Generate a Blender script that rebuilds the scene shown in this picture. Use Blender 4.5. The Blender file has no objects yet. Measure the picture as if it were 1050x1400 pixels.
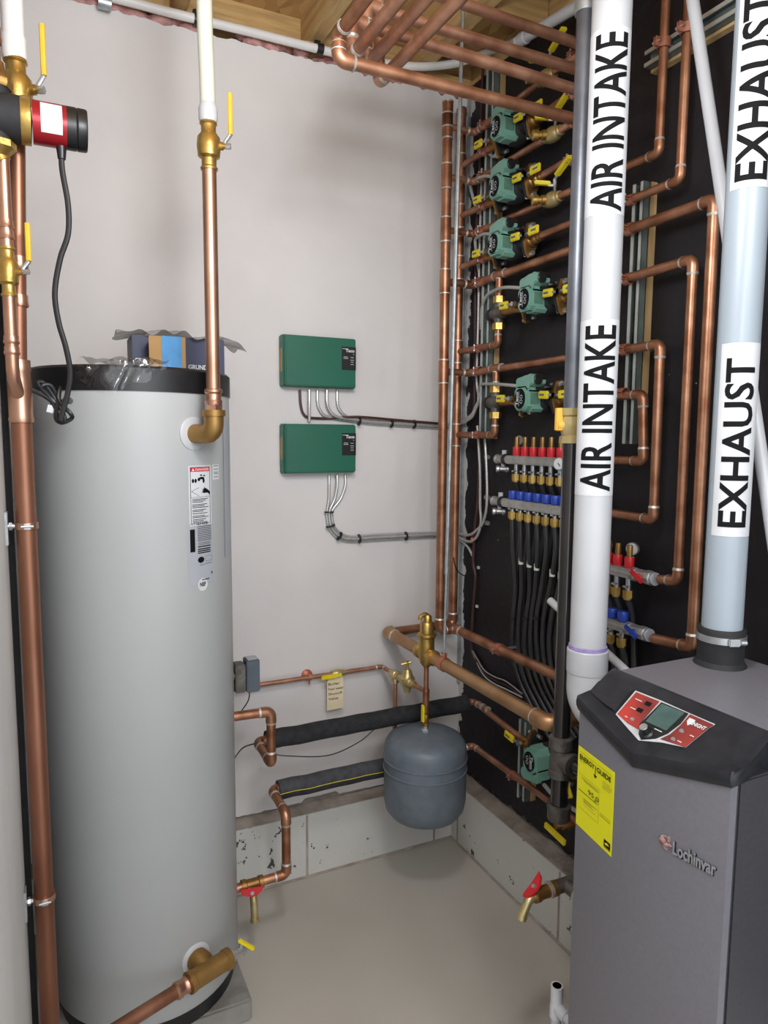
import bpy, bmesh, math, random
from mathutils import Vector, Matrix
random.seed(7)
V = Vector
SC = bpy.context.scene
COL = SC.collection

# ---------------------------------------------------------------- camera
F = 962.95
YAW, PITCH, ROLL = [math.radians(a) for a in (25.773, 6.102, 0.384)]
CAM = V((-1.434, -2.322, 1.62))
_f = V((math.sin(YAW)*math.cos(PITCH), math.cos(YAW)*math.cos(PITCH), -math.sin(PITCH)))
_r0 = V((math.cos(YAW), -math.sin(YAW), 0))
_u0 = _r0.cross(_f)
_r = _r0*math.cos(ROLL) + _u0*math.sin(ROLL)
_u = -_r0*math.sin(ROLL) + _u0*math.cos(ROLL)
cd = bpy.data.cameras.new('camera'); cam = bpy.data.objects.new('camera', cd); COL.objects.link(cam)
cd.sensor_fit = 'VERTICAL'; cd.sensor_height = 36; cd.lens = F/1400*36; cd.clip_start = .02
m = Matrix((( _r.x,_u.x,-_f.x,CAM.x),(_r.y,_u.y,-_f.y,CAM.y),(_r.z,_u.z,-_f.z,CAM.z),(0,0,0,1)))
cam.matrix_world = m
SC.camera = cam
# survey helpers: sight lines of the photograph met with real planes of the room
def ray(px, py): return _f + _r*((px-525)/F) - _u*((py-700)/F)
def X(px, py, x): d = ray(px, py); return CAM + d*((x-CAM.x)/d.x)
def Y(px, py, y): d = ray(px, py); return CAM + d*((y-CAM.y)/d.y)
def Z(px, py, z): d = ray(px, py); return CAM + d*((z-CAM.z)/d.z)
def PL(px, py, p, n): d = ray(px, py); return CAM + d*((V(p)-CAM).dot(n)/d.dot(n))

# ---------------------------------------------------------------- materials
def lin(h):
    c = [int(h[i:i+2],16)/255 for i in (0,2,4)]
    return tuple([(x/12.92 if x <= .04045 else ((x+.055)/1.055)**2.4) for x in c]) + (1,)
def material(name, c1, c2=None, rough=.5, metal=0, scale=8, bump=0, bscale=60, spec=.5, trans=0, alpha=1, coat=0, lo=.35, hi=.65, emit=None, stretch=None):
    mt = bpy.data.materials.new(name); mt.use_nodes = True
    nt = mt.node_tree; b = nt.nodes['Principled BSDF']
    b.inputs['Roughness'].default_value = rough; b.inputs['Metallic'].default_value = metal
    b.inputs['Specular IOR Level'].default_value = spec
    b.inputs['Base Color'].default_value = lin(c1)
    if coat: b.inputs['Coat Weight'].default_value = coat
    if trans: b.inputs['Transmission Weight'].default_value = trans
    if alpha < 1: b.inputs['Alpha'].default_value = alpha
    tc = nt.nodes.new('ShaderNodeTexCoord')
    src = tc.outputs['Object']
    if stretch:
        mp = nt.nodes.new('ShaderNodeMapping'); mp.inputs['Scale'].default_value = stretch
        nt.links.new(src, mp.inputs['Vector']); src = mp.outputs['Vector']
    if c2:
        n = nt.nodes.new('ShaderNodeTexNoise'); n.inputs['Scale'].default_value = scale; n.inputs['Detail'].default_value = 5
        nt.links.new(src, n.inputs['Vector'])
        r = nt.nodes.new('ShaderNodeValToRGB'); r.color_ramp.elements[0].position = lo; r.color_ramp.elements[1].position = hi
        r.color_ramp.elements[0].color = lin(c1); r.color_ramp.elements[1].color = lin(c2)
        nt.links.new(n.outputs['Fac'], r.inputs['Fac']); nt.links.new(r.outputs['Color'], b.inputs['Base Color'])
    if bump:
        n2 = nt.nodes.new('ShaderNodeTexNoise'); n2.inputs['Scale'].default_value = bscale; n2.inputs['Detail'].default_value = 4
        nt.links.new(src, n2.inputs['Vector'])
        bp = nt.nodes.new('ShaderNodeBump'); bp.inputs['Strength'].default_value = bump; bp.inputs['Distance'].default_value = .01
        nt.links.new(n2.outputs['Fac'], bp.inputs['Height']); nt.links.new(bp.outputs['Normal'], b.inputs['Normal'])
    return mt
M = {}
M['pex_black'] = material('black_tubing', '2b2b2d', '333335', .33, scale=12)
M['drywall'] = material('drywall', 'cfcac9', 'd6d1cf', .85, scale=3, bump=.12, bscale=25)
M['wall_paint'] = material('wall_paint', 'cdcbc9', 'd6d4d1', .6, scale=5, bump=.2, bscale=30)
M['copper'] = material('copper', '8c5c42', 'b9876a', .38, .75, scale=14, bump=.05)
M['copper_bright'] = material('copper_bright', 'b98a72', 'cda28a', .33, .9, scale=9)
M['copper_riser'] = material('copper_riser', '7f5440', 'a0705a', .42, .75, scale=12, stretch=(1,1,.2))
M['copper_dark'] = material('copper_dark', '94664f', 'b98a70', .42, .6, scale=18, bump=.05)
M['copper_gold'] = material('copper_gold', 'a67e58', 'bd9770', .42, .8, scale=10)
M['copper_red'] = material('copper_red', 'b06a50', 'c48a72', .5, .5, scale=40)
M['solder'] = material('solder', 'b9b2a9', 'd8d3cc', .45, .6, scale=60)
M['brass'] = material('brass', 'ab8a48', 'c4a45e', .35, .85, scale=25, bump=.06, bscale=120)
M['brass_dark'] = material('brass_dark', '8c6a3c', 'a9824c', .42, .85, scale=18)
M['brass_pale'] = material('brass_pale', 'b9a672', 'd0bf90', .4, .75, scale=20)
M['bronze'] = material('bronze', '93713f', 'a8854f', .45, .8, scale=14)
M['steel'] = material('steel', 'b4b6b8', 'c9cbcc', .35, .85, scale=30)
M['nickel'] = material('nickel', 'a4a3a1', 'bcbab7', .36, .7, scale=30)
M['galv'] = material('galvanised', '9da3a6', 'b6bcbf', .42, .7, scale=40)
M['strut'] = material('strut_steel', '6e7a78', '86918d', .45, .6, scale=15)
M['strut_bright'] = material('strut_bright', 'b8bdb8', 'ced2cc', .4, .6, scale=15)
M['wood'] = material('wood', 'b08d5c', 'c8a873', .75, scale=9, bump=.1, stretch=(6,.6,6))
M['wood_x'] = material('wood_along', 'a98757', 'c4a26a', .75, scale=9, bump=.1, stretch=(.6,6,6))
M['wood_strip'] = material('wood_strip', 'a8885c', 'bfa274', .7, scale=9, stretch=(6,6,.6))
M['black'] = material('black_plastic', '141416', '1b1b1e', .4, scale=30)
M['black_matte'] = material('black_rubber', '19191b', '222225', .7, scale=30)
M['black_iron'] = material('black_iron', '161618', '2b2725', .2, .2, scale=11, coat=.8)
M['grey_pipe'] = material('grey_steel_pipe', '5a5d64', '70737a', .36, .5, scale=11, bump=.03)
M['iron'] = material('cast_iron', '57534f', '726d67', .5, .6, scale=30, bump=.2, bscale=90)
M['tank'] = material('tank_enamel', 'a9abac', 'aeb0b0', .38, scale=2, spec=.5)
M['exp_tank'] = material('expansion_tank_enamel', '5d666f', '67707a', .42, scale=25, bump=.03)
M['white'] = material('white_plastic', 'b6b7bb', 'bdbec1', .32, scale=6)
M['paper'] = material('white_paper', 'c9cacd', 'd0d1d4', .5, scale=5)
M['pvc_grey'] = material('pale_grey_pvc', '959fa8', '9ba5ae', .3, scale=4)
M['pex'] = material('pex', 'c6c9ba', 'cdcfc2', .35, scale=4)
M['pex_white'] = material('white_pex', 'd6d3d0', 'dfdcd9', .4, scale=4)
M['purple'] = material('purple_primer', '8f80b0', 'a597c4', .5, scale=50)
M['green_box'] = material('green_steel', '1f5d49', '216350', .38, scale=5)
M['green_pump'] = material('pump_green', '6f9c8d', '76a394', .42, scale=20, bump=.03, bscale=150)
M['green_dark'] = material('pump_plate', '517567', '587d6e', .45, scale=60)
M['yellow'] = material('yellow_sleeve', 'dcc81e', 'e3d02c', .4, scale=20)
M['yellow_lever'] = material('yellow_lever', 'd9a92c', 'e0b338', .4, scale=20)
M['yellow_gas'] = material('yellow_gas_handle', 'dba63a', 'e4b24a', .42, scale=20)
M['energy'] = material('energy_yellow', 'dcd80c', 'e2de14', .5, scale=4)
M['red'] = material('red_plastic', 'c0222a', 'cf2d33', .35, scale=15)
M['red_pump'] = material('red_motor', '8c1620', '9a1b25', .28, .3, scale=12)
M['blue'] = material('blue_plastic', '2340a0', '2a4ab2', .38, scale=15)
M['red_panel'] = material('red_console', '5e2a28', 'b8392f', .4, scale=9)
M['lcd'] = material('lcd_glass', '3d5451', '4b635f', .2, scale=30)
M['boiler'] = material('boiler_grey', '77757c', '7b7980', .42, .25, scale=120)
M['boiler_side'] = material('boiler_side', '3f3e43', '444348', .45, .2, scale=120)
M['console'] = material('console_black', '1b1c20', '232429', .34, scale=50)
M['ink'] = material('black_ink', '0e0e10', None, .8, spec=.2)
M['ink_grey'] = material('grey_ink', '5b5d62', None, .6)
M['label_grey'] = material('grey_label', 'a2a5ad', 'a8abb2', .45, scale=10)
M['foam'] = material('black_foam', '1d1e21', '2b2c30', .9, scale=40, bump=.3, bscale=80)
M['foam_grey'] = material('grey_foam', '3b3c40', '4a4b50', .9, scale=40, bump=.3, bscale=80)
M['cardboard'] = material('cardboard', 'a98455', 'b58f5f', .8, scale=12)
M['navy'] = material('navy_card', '1b2145', '20274e', .5, scale=10)
M['blue_tape'] = material('blue_tape', '3f85bd', '4a90c6', .6, scale=30)
M['manila'] = material('manila_tag', 'e0cfab', 'e8d9b8', .8, scale=15)
M['pink'] = material('pink_insulation', '9c6c6a', 'cf9f9b', .95, scale=25, bump=.9, bscale=40)
M['brown_wire'] = material('brown_wire', '3a211e', '4b2c28', .45, scale=20)
M['grey_cable'] = material('grey_cable', 'a7a7a4', 'b3b3b0', .45, scale=20)
M['orange'] = material('orange_nut', 'd8553a', None, .4)
M['clear'] = material('clear_film', 'e8eaee', None, .12, alpha=.22, spec=.9)
def clear_film():
    mt = bpy.data.materials.new('clear_film'); mt.use_nodes = True; nt = mt.node_tree
    for n in list(nt.nodes): nt.nodes.remove(n)
    o = nt.nodes.new('ShaderNodeOutputMaterial'); tr = nt.nodes.new('ShaderNodeBsdfTransparent'); gl = nt.nodes.new('ShaderNodeBsdfGlossy'); mx = nt.nodes.new('ShaderNodeMixShader')
    gl.inputs['Roughness'].default_value = .08; fr = nt.nodes.new('ShaderNodeLayerWeight'); fr.inputs['Blend'].default_value = .18
    ma = nt.nodes.new('ShaderNodeMath'); ma.operation = 'MULTIPLY_ADD'; ma.inputs[1].default_value = .45; ma.inputs[2].default_value = .06
    nt.links.new(fr.outputs['Fresnel'], ma.inputs[0]); nt.links.new(ma.outputs[0], mx.inputs['Fac'])
    nt.links.new(tr.outputs[0], mx.inputs[1]); nt.links.new(gl.outputs[0], mx.inputs[2]); nt.links.new(mx.outputs[0], o.inputs['Surface'])
    return mt
M['clear'] = clear_film()
M['film'] = material('grey_film', '9a9694', 'b5b1ae', .25, alpha=.75, scale=18, spec=.8)
M['emblem'] = material('emblem_red', '8d3b3b', 'c9c5c0', .35, .4, scale=160)
M['chrome'] = material('chrome_letters', 'b9bbc0', 'd3d5d9', .25, .85, scale=40)
M['aqua'] = material('aquastat_grey', '4c545e', '555d67', .4, .1, scale=20)
M['white_patch'] = M['drywall']

# floor / blocks: speckled concrete
def concrete(name, c1, c2, stain, dot=False):
    mt = material(name, c1, c2, .75, scale=2.2, bump=.04, bscale=90, lo=.3, hi=.7)
    nt = mt.node_tree; b = nt.nodes['Principled BSDF']
    old = b.inputs['Base Color'].links[0].from_socket
    tc = nt.nodes.new('ShaderNodeTexCoord')
    vo = nt.nodes.new('ShaderNodeTexNoise'); vo.inputs['Scale'].default_value = 26; vo.inputs['Detail'].default_value = 3
    nt.links.new(tc.outputs['Object'], vo.inputs['Vector'])
    big = nt.nodes.new('ShaderNodeTexNoise'); big.inputs['Scale'].default_value = 3.3; big.inputs['Detail'].default_value = 1
    nt.links.new(tc.outputs['Object'], big.inputs['Vector'])
    ad = nt.nodes.new('ShaderNodeMath'); ad.operation = 'MULTIPLY'
    nt.links.new(vo.outputs['Fac'], ad.inputs[0]); nt.links.new(big.outputs['Fac'], ad.inputs[1])
    if dot:   # small round pits and spatter, denser in patches
        vd = nt.nodes.new('ShaderNodeTexVoronoi'); vd.inputs['Scale'].default_value = 34
        wn = nt.nodes.new('ShaderNodeTexNoise'); wn.inputs['Scale'].default_value = 60
        nt.links.new(tc.outputs['Object'], wn.inputs['Vector'])
        dm = nt.nodes.new('ShaderNodeMixRGB'); dm.inputs['Fac'].default_value = .06
        nt.links.new(tc.outputs['Object'], dm.inputs['Color1']); nt.links.new(wn.outputs['Color'], dm.inputs['Color2'])
        nt.links.new(dm.outputs['Color'], vd.inputs['Vector'])
        sc_ = nt.nodes.new('ShaderNodeSeparateColor'); nt.links.new(vd.outputs['Color'], sc_.inputs[0])
        pw = nt.nodes.new('ShaderNodeMath'); pw.operation = 'POWER'; pw.inputs[1].default_value = 3.5; nt.links.new(sc_.outputs[0], pw.inputs[0])
        mm = nt.nodes.new('ShaderNodeMapRange'); mm.inputs[1].default_value = .36; mm.inputs[2].default_value = .62; mm.inputs[3].default_value = 0; mm.inputs[4].default_value = .5
        nt.links.new(big.outputs['Fac'], mm.inputs[0])
        th = nt.nodes.new('ShaderNodeMath'); th.operation = 'MULTIPLY'; nt.links.new(pw.outputs[0], th.inputs[0]); nt.links.new(mm.outputs[0], th.inputs[1])
        ad = nt.nodes.new('ShaderNodeMath'); ad.operation = 'SUBTRACT'; nt.links.new(th.outputs[0], ad.inputs[0]); nt.links.new(vd.outputs['Distance'], ad.inputs[1])
        stain = .0
    rp = nt.nodes.new('ShaderNodeValToRGB'); rp.color_ramp.elements[0].position = stain; rp.color_ramp.elements[1].position = stain+.02
    rp.color_ramp.elements[0].color = (0,0,0,1); rp.color_ramp.elements[1].color = (1,1,1,1)
    nt.links.new(ad.outputs[0], rp.inputs['Fac'])
    mx = nt.nodes.new('ShaderNodeMixRGB'); mx.inputs['Color2'].default_value = lin('4c4a47')
    nt.links.new(rp.outputs['Color'], mx.inputs['Fac']); nt.links.new(old, mx.inputs['Color1'])
    last = mx.outputs['Color']
    nt.links.new(last, b.inputs['Base Color'])
    return mt
M['floor'] = concrete('concrete_floor', 'b3ada4', 'bfb9b0', .62)
M['block'] = concrete('concrete_block', 'c6c4bf', 'd0cec9', .33, True)
M['ledge'] = material('dusty_mortar', '8d8278', 'b0a59a', .9, scale=12, bump=.4, bscale=60)
M['pad'] = material('pad_concrete', '7f7c78', '8f8c87', .8, scale=10, bump=.2)
def osb():
    mt = material('osb', '8f6a3e', 'c79c62', .8, scale=30, bump=.1)
    nt = mt.node_tree; b = nt.nodes['Principled BSDF']
    tc = nt.nodes.new('ShaderNodeTexCoord'); vo = nt.nodes.new('ShaderNodeTexVoronoi'); vo.inputs['Scale'].default_value = 26
    mp = nt.nodes.new('ShaderNodeMapping'); mp.inputs['Scale'].default_value = (1,.45,1); mp.inputs['Rotation'].default_value = (0,0,.5)
    nt.links.new(tc.outputs['Object'], mp.inputs['Vector']); nt.links.new(mp.outputs['Vector'], vo.inputs['Vector'])
    r = nt.nodes.new('ShaderNodeValToRGB'); r.color_ramp.elements[0].color = lin('96713f'); r.color_ramp.elements[1].color = lin('d2a970')
    nt.links.new(vo.outputs['Color'], r.inputs['Fac']); nt.links.new(r.outputs['Color'], b.inputs['Base Color'])
    return mt
M['osb'] = osb()
def right_wall_mat():
    # black coating on the wall, its ragged edge leaving the last strip by the corner white, and a few white specks
    mt = material('black_coating', '1b181b', '232024', .5, scale=3, bump=.25, bscale=35)
    nt = mt.node_tree; b = nt.nodes['Principled BSDF']; b.inputs['Specular IOR Level'].default_value = .3
    old = b.inputs['Base Color'].links[0].from_socket
    tc = nt.nodes.new('ShaderNodeTexCoord'); sp = nt.nodes.new('ShaderNodeSeparateXYZ'); nt.links.new(tc.outputs['Object'], sp.inputs[0])
    n = nt.nodes.new('ShaderNodeTexNoise'); n.inputs['Scale'].default_value = 14; n.inputs['Detail'].default_value = 6; nt.links.new(tc.outputs['Object'], n.inputs['Vector'])
    ma = nt.nodes.new('ShaderNodeMath'); ma.operation = 'MULTIPLY_ADD'; ma.inputs[1].default_value = .11; ma.inputs[2].default_value = -.055
    nt.links.new(n.outputs['Fac'], ma.inputs[0])
    ad = nt.nodes.new('ShaderNodeMath'); ad.operation = 'ADD'; nt.links.new(sp.outputs['Y'], ad.inputs[0]); nt.links.new(ma.outputs[0], ad.inputs[1])
    gt = nt.nodes.new('ShaderNodeMath'); gt.operation = 'GREATER_THAN'; gt.inputs[1].default_value = .024; nt.links.new(ad.outputs[0], gt.inputs[0])
    vo = nt.nodes.new('ShaderNodeTexVoronoi'); vo.inputs['Scale'].default_value = 9; nt.links.new(tc.outputs['Object'], vo.inputs['Vector'])
    lt = nt.nodes.new('ShaderNodeMath'); lt.operation = 'LESS_THAN'; lt.inputs[1].default_value = .028; nt.links.new(vo.outputs['Distance'], lt.inputs[0])
    mxm = nt.nodes.new('ShaderNodeMath'); mxm.operation = 'MAXIMUM'; nt.links.new(gt.outputs[0], mxm.inputs[0]); nt.links.new(lt.outputs[0], mxm.inputs[1])
    mx = nt.nodes.new('ShaderNodeMixRGB'); mx.inputs['Color2'].default_value = lin('c9c5c1')
    nt.links.new(mxm.outputs[0], mx.inputs['Fac']); nt.links.new(old, mx.inputs['Color1']); nt.links.new(mx.outputs['Color'], b.inputs['Base Color'])
    return mt
M['black_wall'] = right_wall_mat()
def ribbed():
    mt = material('armoured_cable', 'b9b8b6', None, .35, .45)
    return mt
M['bx'] = ribbed(); M['bx_dark'] = material('armour_groove', '3a3938', None, .5, .5)

# ---------------------------------------------------------------- mesh tools
def frame(axis):
    a = V(axis).normalized(); t = V((0,0,1)) if abs(a.z) < .9 else V((1,0,0))
    u = a.cross(t).normalized(); return u, u.cross(a).normalized(), a   # u, v, axis
def fillet(pts, rad, n=7):
    pts = [V(p) for p in pts]
    if len(pts) < 3 or rad <= 0: return pts
    out = [pts[0]]
    for i in range(1, len(pts)-1):
        p, a, b = pts[i], pts[i-1], pts[i+1]
        d1, d2 = (a-p), (b-p); l1, l2 = d1.length, d2.length
        if l1 < 1e-6 or l2 < 1e-6: continue
        d1 /= l1; d2 /= l2
        ang = d1.angle(d2)
        if ang > math.pi-.02: out.append(p); continue
        t = min(rad/math.tan(ang/2), l1*.49, l2*.49)
        q0, q2 = p+d1*t, p+d2*t
        rr = t*math.tan(ang/2); c = p+(d1+d2).normalized()*(rr/math.sin(ang/2))
        for k in range(n+1):
            s = k/n; th = (math.pi-ang)
            v0 = q0-c; v2 = q2-c
            w = (v0*math.sin((1-s)*th)+v2*math.sin(s*th))/math.sin(th)
            out.append(c+w)
    out.append(pts[-1]); return out
def smooth_path(pts, n=8):
    pts = [V(p) for p in pts]; out = []
    P = [pts[0]*2-pts[1]]+pts+[pts[-1]*2-pts[-2]]
    for i in range(1, len(P)-2):
        p0,p1,p2,p3 = P[i-1:i+3]
        for k in range(n):
            t = k/n
            out.append(.5*((2*p1)+(p2-p0)*t+(2*p0-5*p1+4*p2-p3)*t*t+(3*p1-p0-3*p2+p3)*t**3))
    out.append(pts[-1]); return out
class MB:
    def __init__(s): s.bm = bmesh.new()
    def tube(s, pts, r, n=14, cap=True):
        pts = [V(p) for p in pts]
        q = [pts[0]]
        for p in pts[1:]:
            if (p-q[-1]).length > 1e-5: q.append(p)
        pts = q; N = len(pts)
        rs = r if isinstance(r, (list, tuple)) else [r]*N
        T = []
        for i in range(N):
            a = pts[max(i-1,0)]; b = pts[min(i+1,N-1)]; T.append((b-a).normalized())
        u, v, _ = frame(T[0]); rings = []
        for i in range(N):
            if i:
                ax = T[i-1].cross(T[i])
                if ax.length > 1e-7: u = Matrix.Rotation(T[i-1].angle(T[i]), 3, ax.normalized()) @ u
            u = (u-T[i]*u.dot(T[i])).normalized(); w = T[i].cross(u)
            rings.append([s.bm.verts.new(pts[i]+(u*math.cos(2*math.pi*k/n)+w*math.sin(2*math.pi*k/n))*rs[i]) for k in range(n)])
        for i in range(N-1):
            for k in range(n):
                s.bm.faces.new((rings[i][k], rings[i][(k+1)%n], rings[i+1][(k+1)%n], rings[i+1][k]))
        if cap:
            s.bm.faces.new(rings[0][::-1]); s.bm.faces.new(rings[-1])
        return s
    def cyl(s, a, b, r, r2=None, n=18): return s.tube([a,b], [r, r if r2 is None else r2], n)
    def lathe(s, prof, o, axis, n=24):   # prof: (radius, distance along axis)
        u, v, a = frame(axis); o = V(o); rings = []
        for rr, h in prof:
            if rr < 1e-6: rings.append([s.bm.verts.new(o+a*h)])
            else: rings.append([s.bm.verts.new(o+a*h+(u*math.cos(2*math.pi*k/n)+v*math.sin(2*math.pi*k/n))*rr) for k in range(n)])
        for i in range(len(rings)-1):
            A, B = rings[i], rings[i+1]
            for k in range(n):
                k2 = (k+1)%n
                if len(A) == 1 and len(B) == 1: continue
                if len(A) == 1: s.bm.faces.new((A[0], B[k2], B[k]))
                elif len(B) == 1: s.bm.faces.new((A[k], A[k2], B[0]))
                else: s.bm.faces.new((A[k], A[k2], B[k2], B[k]))
        if len(rings[0]) > 1: s.bm.faces.new(rings[0][::-1])
        if len(rings[-1]) > 1: s.bm.faces.new(rings[-1])
        return s
    def hexa(s, a, b, r): return s.tube([a,b], r, 6)
    def box(s, c, size, rot=None, bev=0):
        g = bmesh.ops.create_cube(s.bm, size=1)
        vs = g['verts']; mt = Matrix.Diagonal((*size,1))
        if rot is not None: mt = rot.to_4x4() @ mt
        bmesh.ops.transform(s.bm, matrix=Matrix.Translation(V(c)) @ mt, verts=vs)
        if bev:
            es = list({e for v in vs for e in v.link_edges})
            bmesh.ops.bevel(s.bm, geom=es, offset=bev, segments=2, affect='EDGES')
        return s
    def prism(s, poly, o, u, v, w, bev=0):   # 2-D outline in the u, v plane, extruded by vector w
        o, u, v, w = V(o), V(u), V(v), V(w)
        a = [s.bm.verts.new(o+u*p[0]+v*p[1]) for p in poly]; b = [s.bm.verts.new(x.co+w) for x in a]
        n = len(a); fs = [s.bm.faces.new(a[::-1]), s.bm.faces.new(b)]
        for i in range(n): fs.append(s.bm.faces.new((a[i], a[(i+1)%n], b[(i+1)%n], b[i])))
        if bev:
            es = list({e for f in fs[:2] for e in f.edges})
            bmesh.ops.bevel(s.bm, geom=es, offset=bev, segments=2, affect='EDGES')
        return s
    def quad(s, a, b, c, d): s.bm.faces.new([s.bm.verts.new(V(p)) for p in (a,b,c,d)]); return s
    def plate(s, pts, n, t=.0006):   # thin sheet with thickness t along n
        n = V(n).normalized(); a = [s.bm.verts.new(V(p)) for p in pts]; b = [s.bm.verts.new(V(p)+n*t) for p in pts]; k = len(a)
        s.bm.faces.new(a[::-1]); s.bm.faces.new(b)
        for i in range(k): s.bm.faces.new((a[i], a[(i+1)%k], b[(i+1)%k], b[i]))
        return s
    def sphere(s, c, r, n=16, sc=(1,1,1)):
        g = bmesh.ops.create_uvsphere(s.bm, u_segments=n, v_segments=n//2, radius=r)
        bmesh.ops.transform(s.bm, matrix=Matrix.Translation(V(c)) @ Matrix.Diagonal((*sc,1)), verts=g['verts']); return s
    def merge(s, me, fn):
        vs = [s.bm.verts.new(fn(v.co)) for v in me.vertices]
        for p in me.polygons:
            try: s.bm.faces.new([vs[i] for i in p.vertices])
            except ValueError: pass
        return s
    def build(s, name, mt, parent=None, local=False):
        bm = s.bm
        bmesh.ops.recalc_face_normals(bm, faces=bm.faces[:])
        if parent is None:
            c = V((0,0,0))
        else:
            if not local: bmesh.ops.transform(bm, matrix=WM[parent.name].inverted(), verts=bm.verts[:])
        for f in bm.faces: f.smooth = True
        for e in bm.edges:
            if len(e.link_faces) == 2 and e.calc_face_angle() > .62: e.smooth = False
        me = bpy.data.meshes.new(name); bm.to_mesh(me); bm.free()
        o = bpy.data.objects.new(name, me); COL.objects.link(o)
        me.materials.append(M[mt] if isinstance(mt, str) else mt)
        if parent is not None: o.parent = parent; WM[o.name] = WM[parent.name]
        else: WM[o.name] = Matrix.Identity(4)
        return o
WM = {}
LABELS = {}
def tag(o, label, cat, group=None, kind=None):
    o['label'] = label; o['category'] = cat
    if group: o['group'] = group
    if kind: o['kind'] = kind
    return o
def thing(name, label, cat, loc=(0,0,0), rot=(0,0,0), group=None):
    o = bpy.data.objects.new(name, None); COL.objects.link(o); o.empty_display_size = .05
    o.location = V(loc); o.rotation_euler = rot
    from mathutils import Euler
    WM[o.name] = Matrix.Translation(V(loc)) @ Euler(rot).to_matrix().to_4x4()
    return tag(o, label, cat, group)
def struct(mb, name, mt): o = mb.build(name, mt); o['kind'] = 'structure'; return o
def solo(mb, name, mt, label, cat, group=None, kind=None):   # a thing that is one mesh, its origin put at its base
    bm = mb.bm; vs = bm.verts[:]
    c = V((sum(v.co.x for v in vs)/len(vs), sum(v.co.y for v in vs)/len(vs), min(v.co.z for v in vs)))
    for v in vs: v.co -= c
    o = mb.build(name, mt); o.location = c; WM[o.name] = Matrix.Translation(c)
    return tag(o, label, cat, group, kind)
_tc = {}
def text_mesh(t, bold=0.0, cuts=0):
    k = (t, bold, cuts)
    if k in _tc: return _tc[k]
    cu = bpy.data.curves.new('lettering', 'FONT'); cu.body = t; cu.size = 1; cu.align_x = 'CENTER'; cu.offset = bold; cu.resolution_u = 3
    ob = bpy.data.objects.new('lettering_source', cu); COL.objects.link(ob)
    bpy.context.view_layer.update()
    dg = bpy.context.evaluated_depsgraph_get()
    me = bpy.data.meshes.new_from_object(ob.evaluated_get(dg))
    bpy.data.objects.remove(ob); bpy.data.curves.remove(cu)
    bm = bmesh.new(); bm.from_mesh(me)
    xs = [v.co.x for v in bm.verts]; ys = [v.co.y for v in bm.verts]
    x0, x1, y0, y1 = min(xs), max(xs), min(ys), max(ys)
    for v in bm.verts: v.co.x = (v.co.x-(x0+x1)/2)/(x1-x0); v.co.y = (v.co.y-(y0+y1)/2)/(y1-y0)
    for i in range(1, cuts):
        bmesh.ops.bisect_plane(bm, geom=bm.verts[:]+bm.edges[:]+bm.faces[:], plane_co=(0,-.5+i/cuts,0), plane_no=(0,1,0))
    bm.to_mesh(me); bm.free(); me['asp'] = (x1-x0)/(y1-y0)
    _tc[k] = me; return me
def text_on(mb, t, c, u, v, w, h, n, bold=.02, lift=.0008):   # lettering of width w, height h centred at c on a flat face
    me = text_mesh(t, bold); c, u, v, n = V(c), V(u).normalized(), V(v).normalized(), V(n).normalized()
    mb.merge(me, lambda p: c+u*(p.x*w)+v*(p.y*h)+n*lift); return mb
def text_wrap(mb, t, axis_pt, ang0, r, z0, z1, arc, bold=.03, lift=.0012):
    # text reading upward along a vertical pipe; ang0 = direction (angle in XY) of the letters' middle, arc = letter height on the surface
    me = text_mesh(t, bold, 10); zc, L = (z0+z1)/2, (z1-z0)
    def fn(p):
        a = ang0-(p.y*arc)/r
        return V((axis_pt[0]+math.cos(a)*(r+lift), axis_pt[1]+math.sin(a)*(r+lift), zc+p.x*L))
    mb.merge(me, fn); return mb
def wrap_sheet(mb, axis_pt, a0, a1, r, z0, z1, lift=.0007, n=12):
    for i in range(n):
        b0, b1 = a0+(a1-a0)*i/n, a0+(a1-a0)*(i+1)/n
        P = lambda a, z, rr: V((axis_pt[0]+math.cos(a)*rr, axis_pt[1]+math.sin(a)*rr, z))
        q = [mb.bm.verts.new(P(b0,z0,r+lift)), mb.bm.verts.new(P(b1,z0,r+lift)), mb.bm.verts.new(P(b1,z1,r+lift)), mb.bm.verts.new(P(b0,z1,r+lift))]
        mb.bm.faces.new(q)
    bmesh.ops.remove_doubles(mb.bm, verts=mb.bm.verts[:], dist=1e-5)
    return mb
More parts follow.
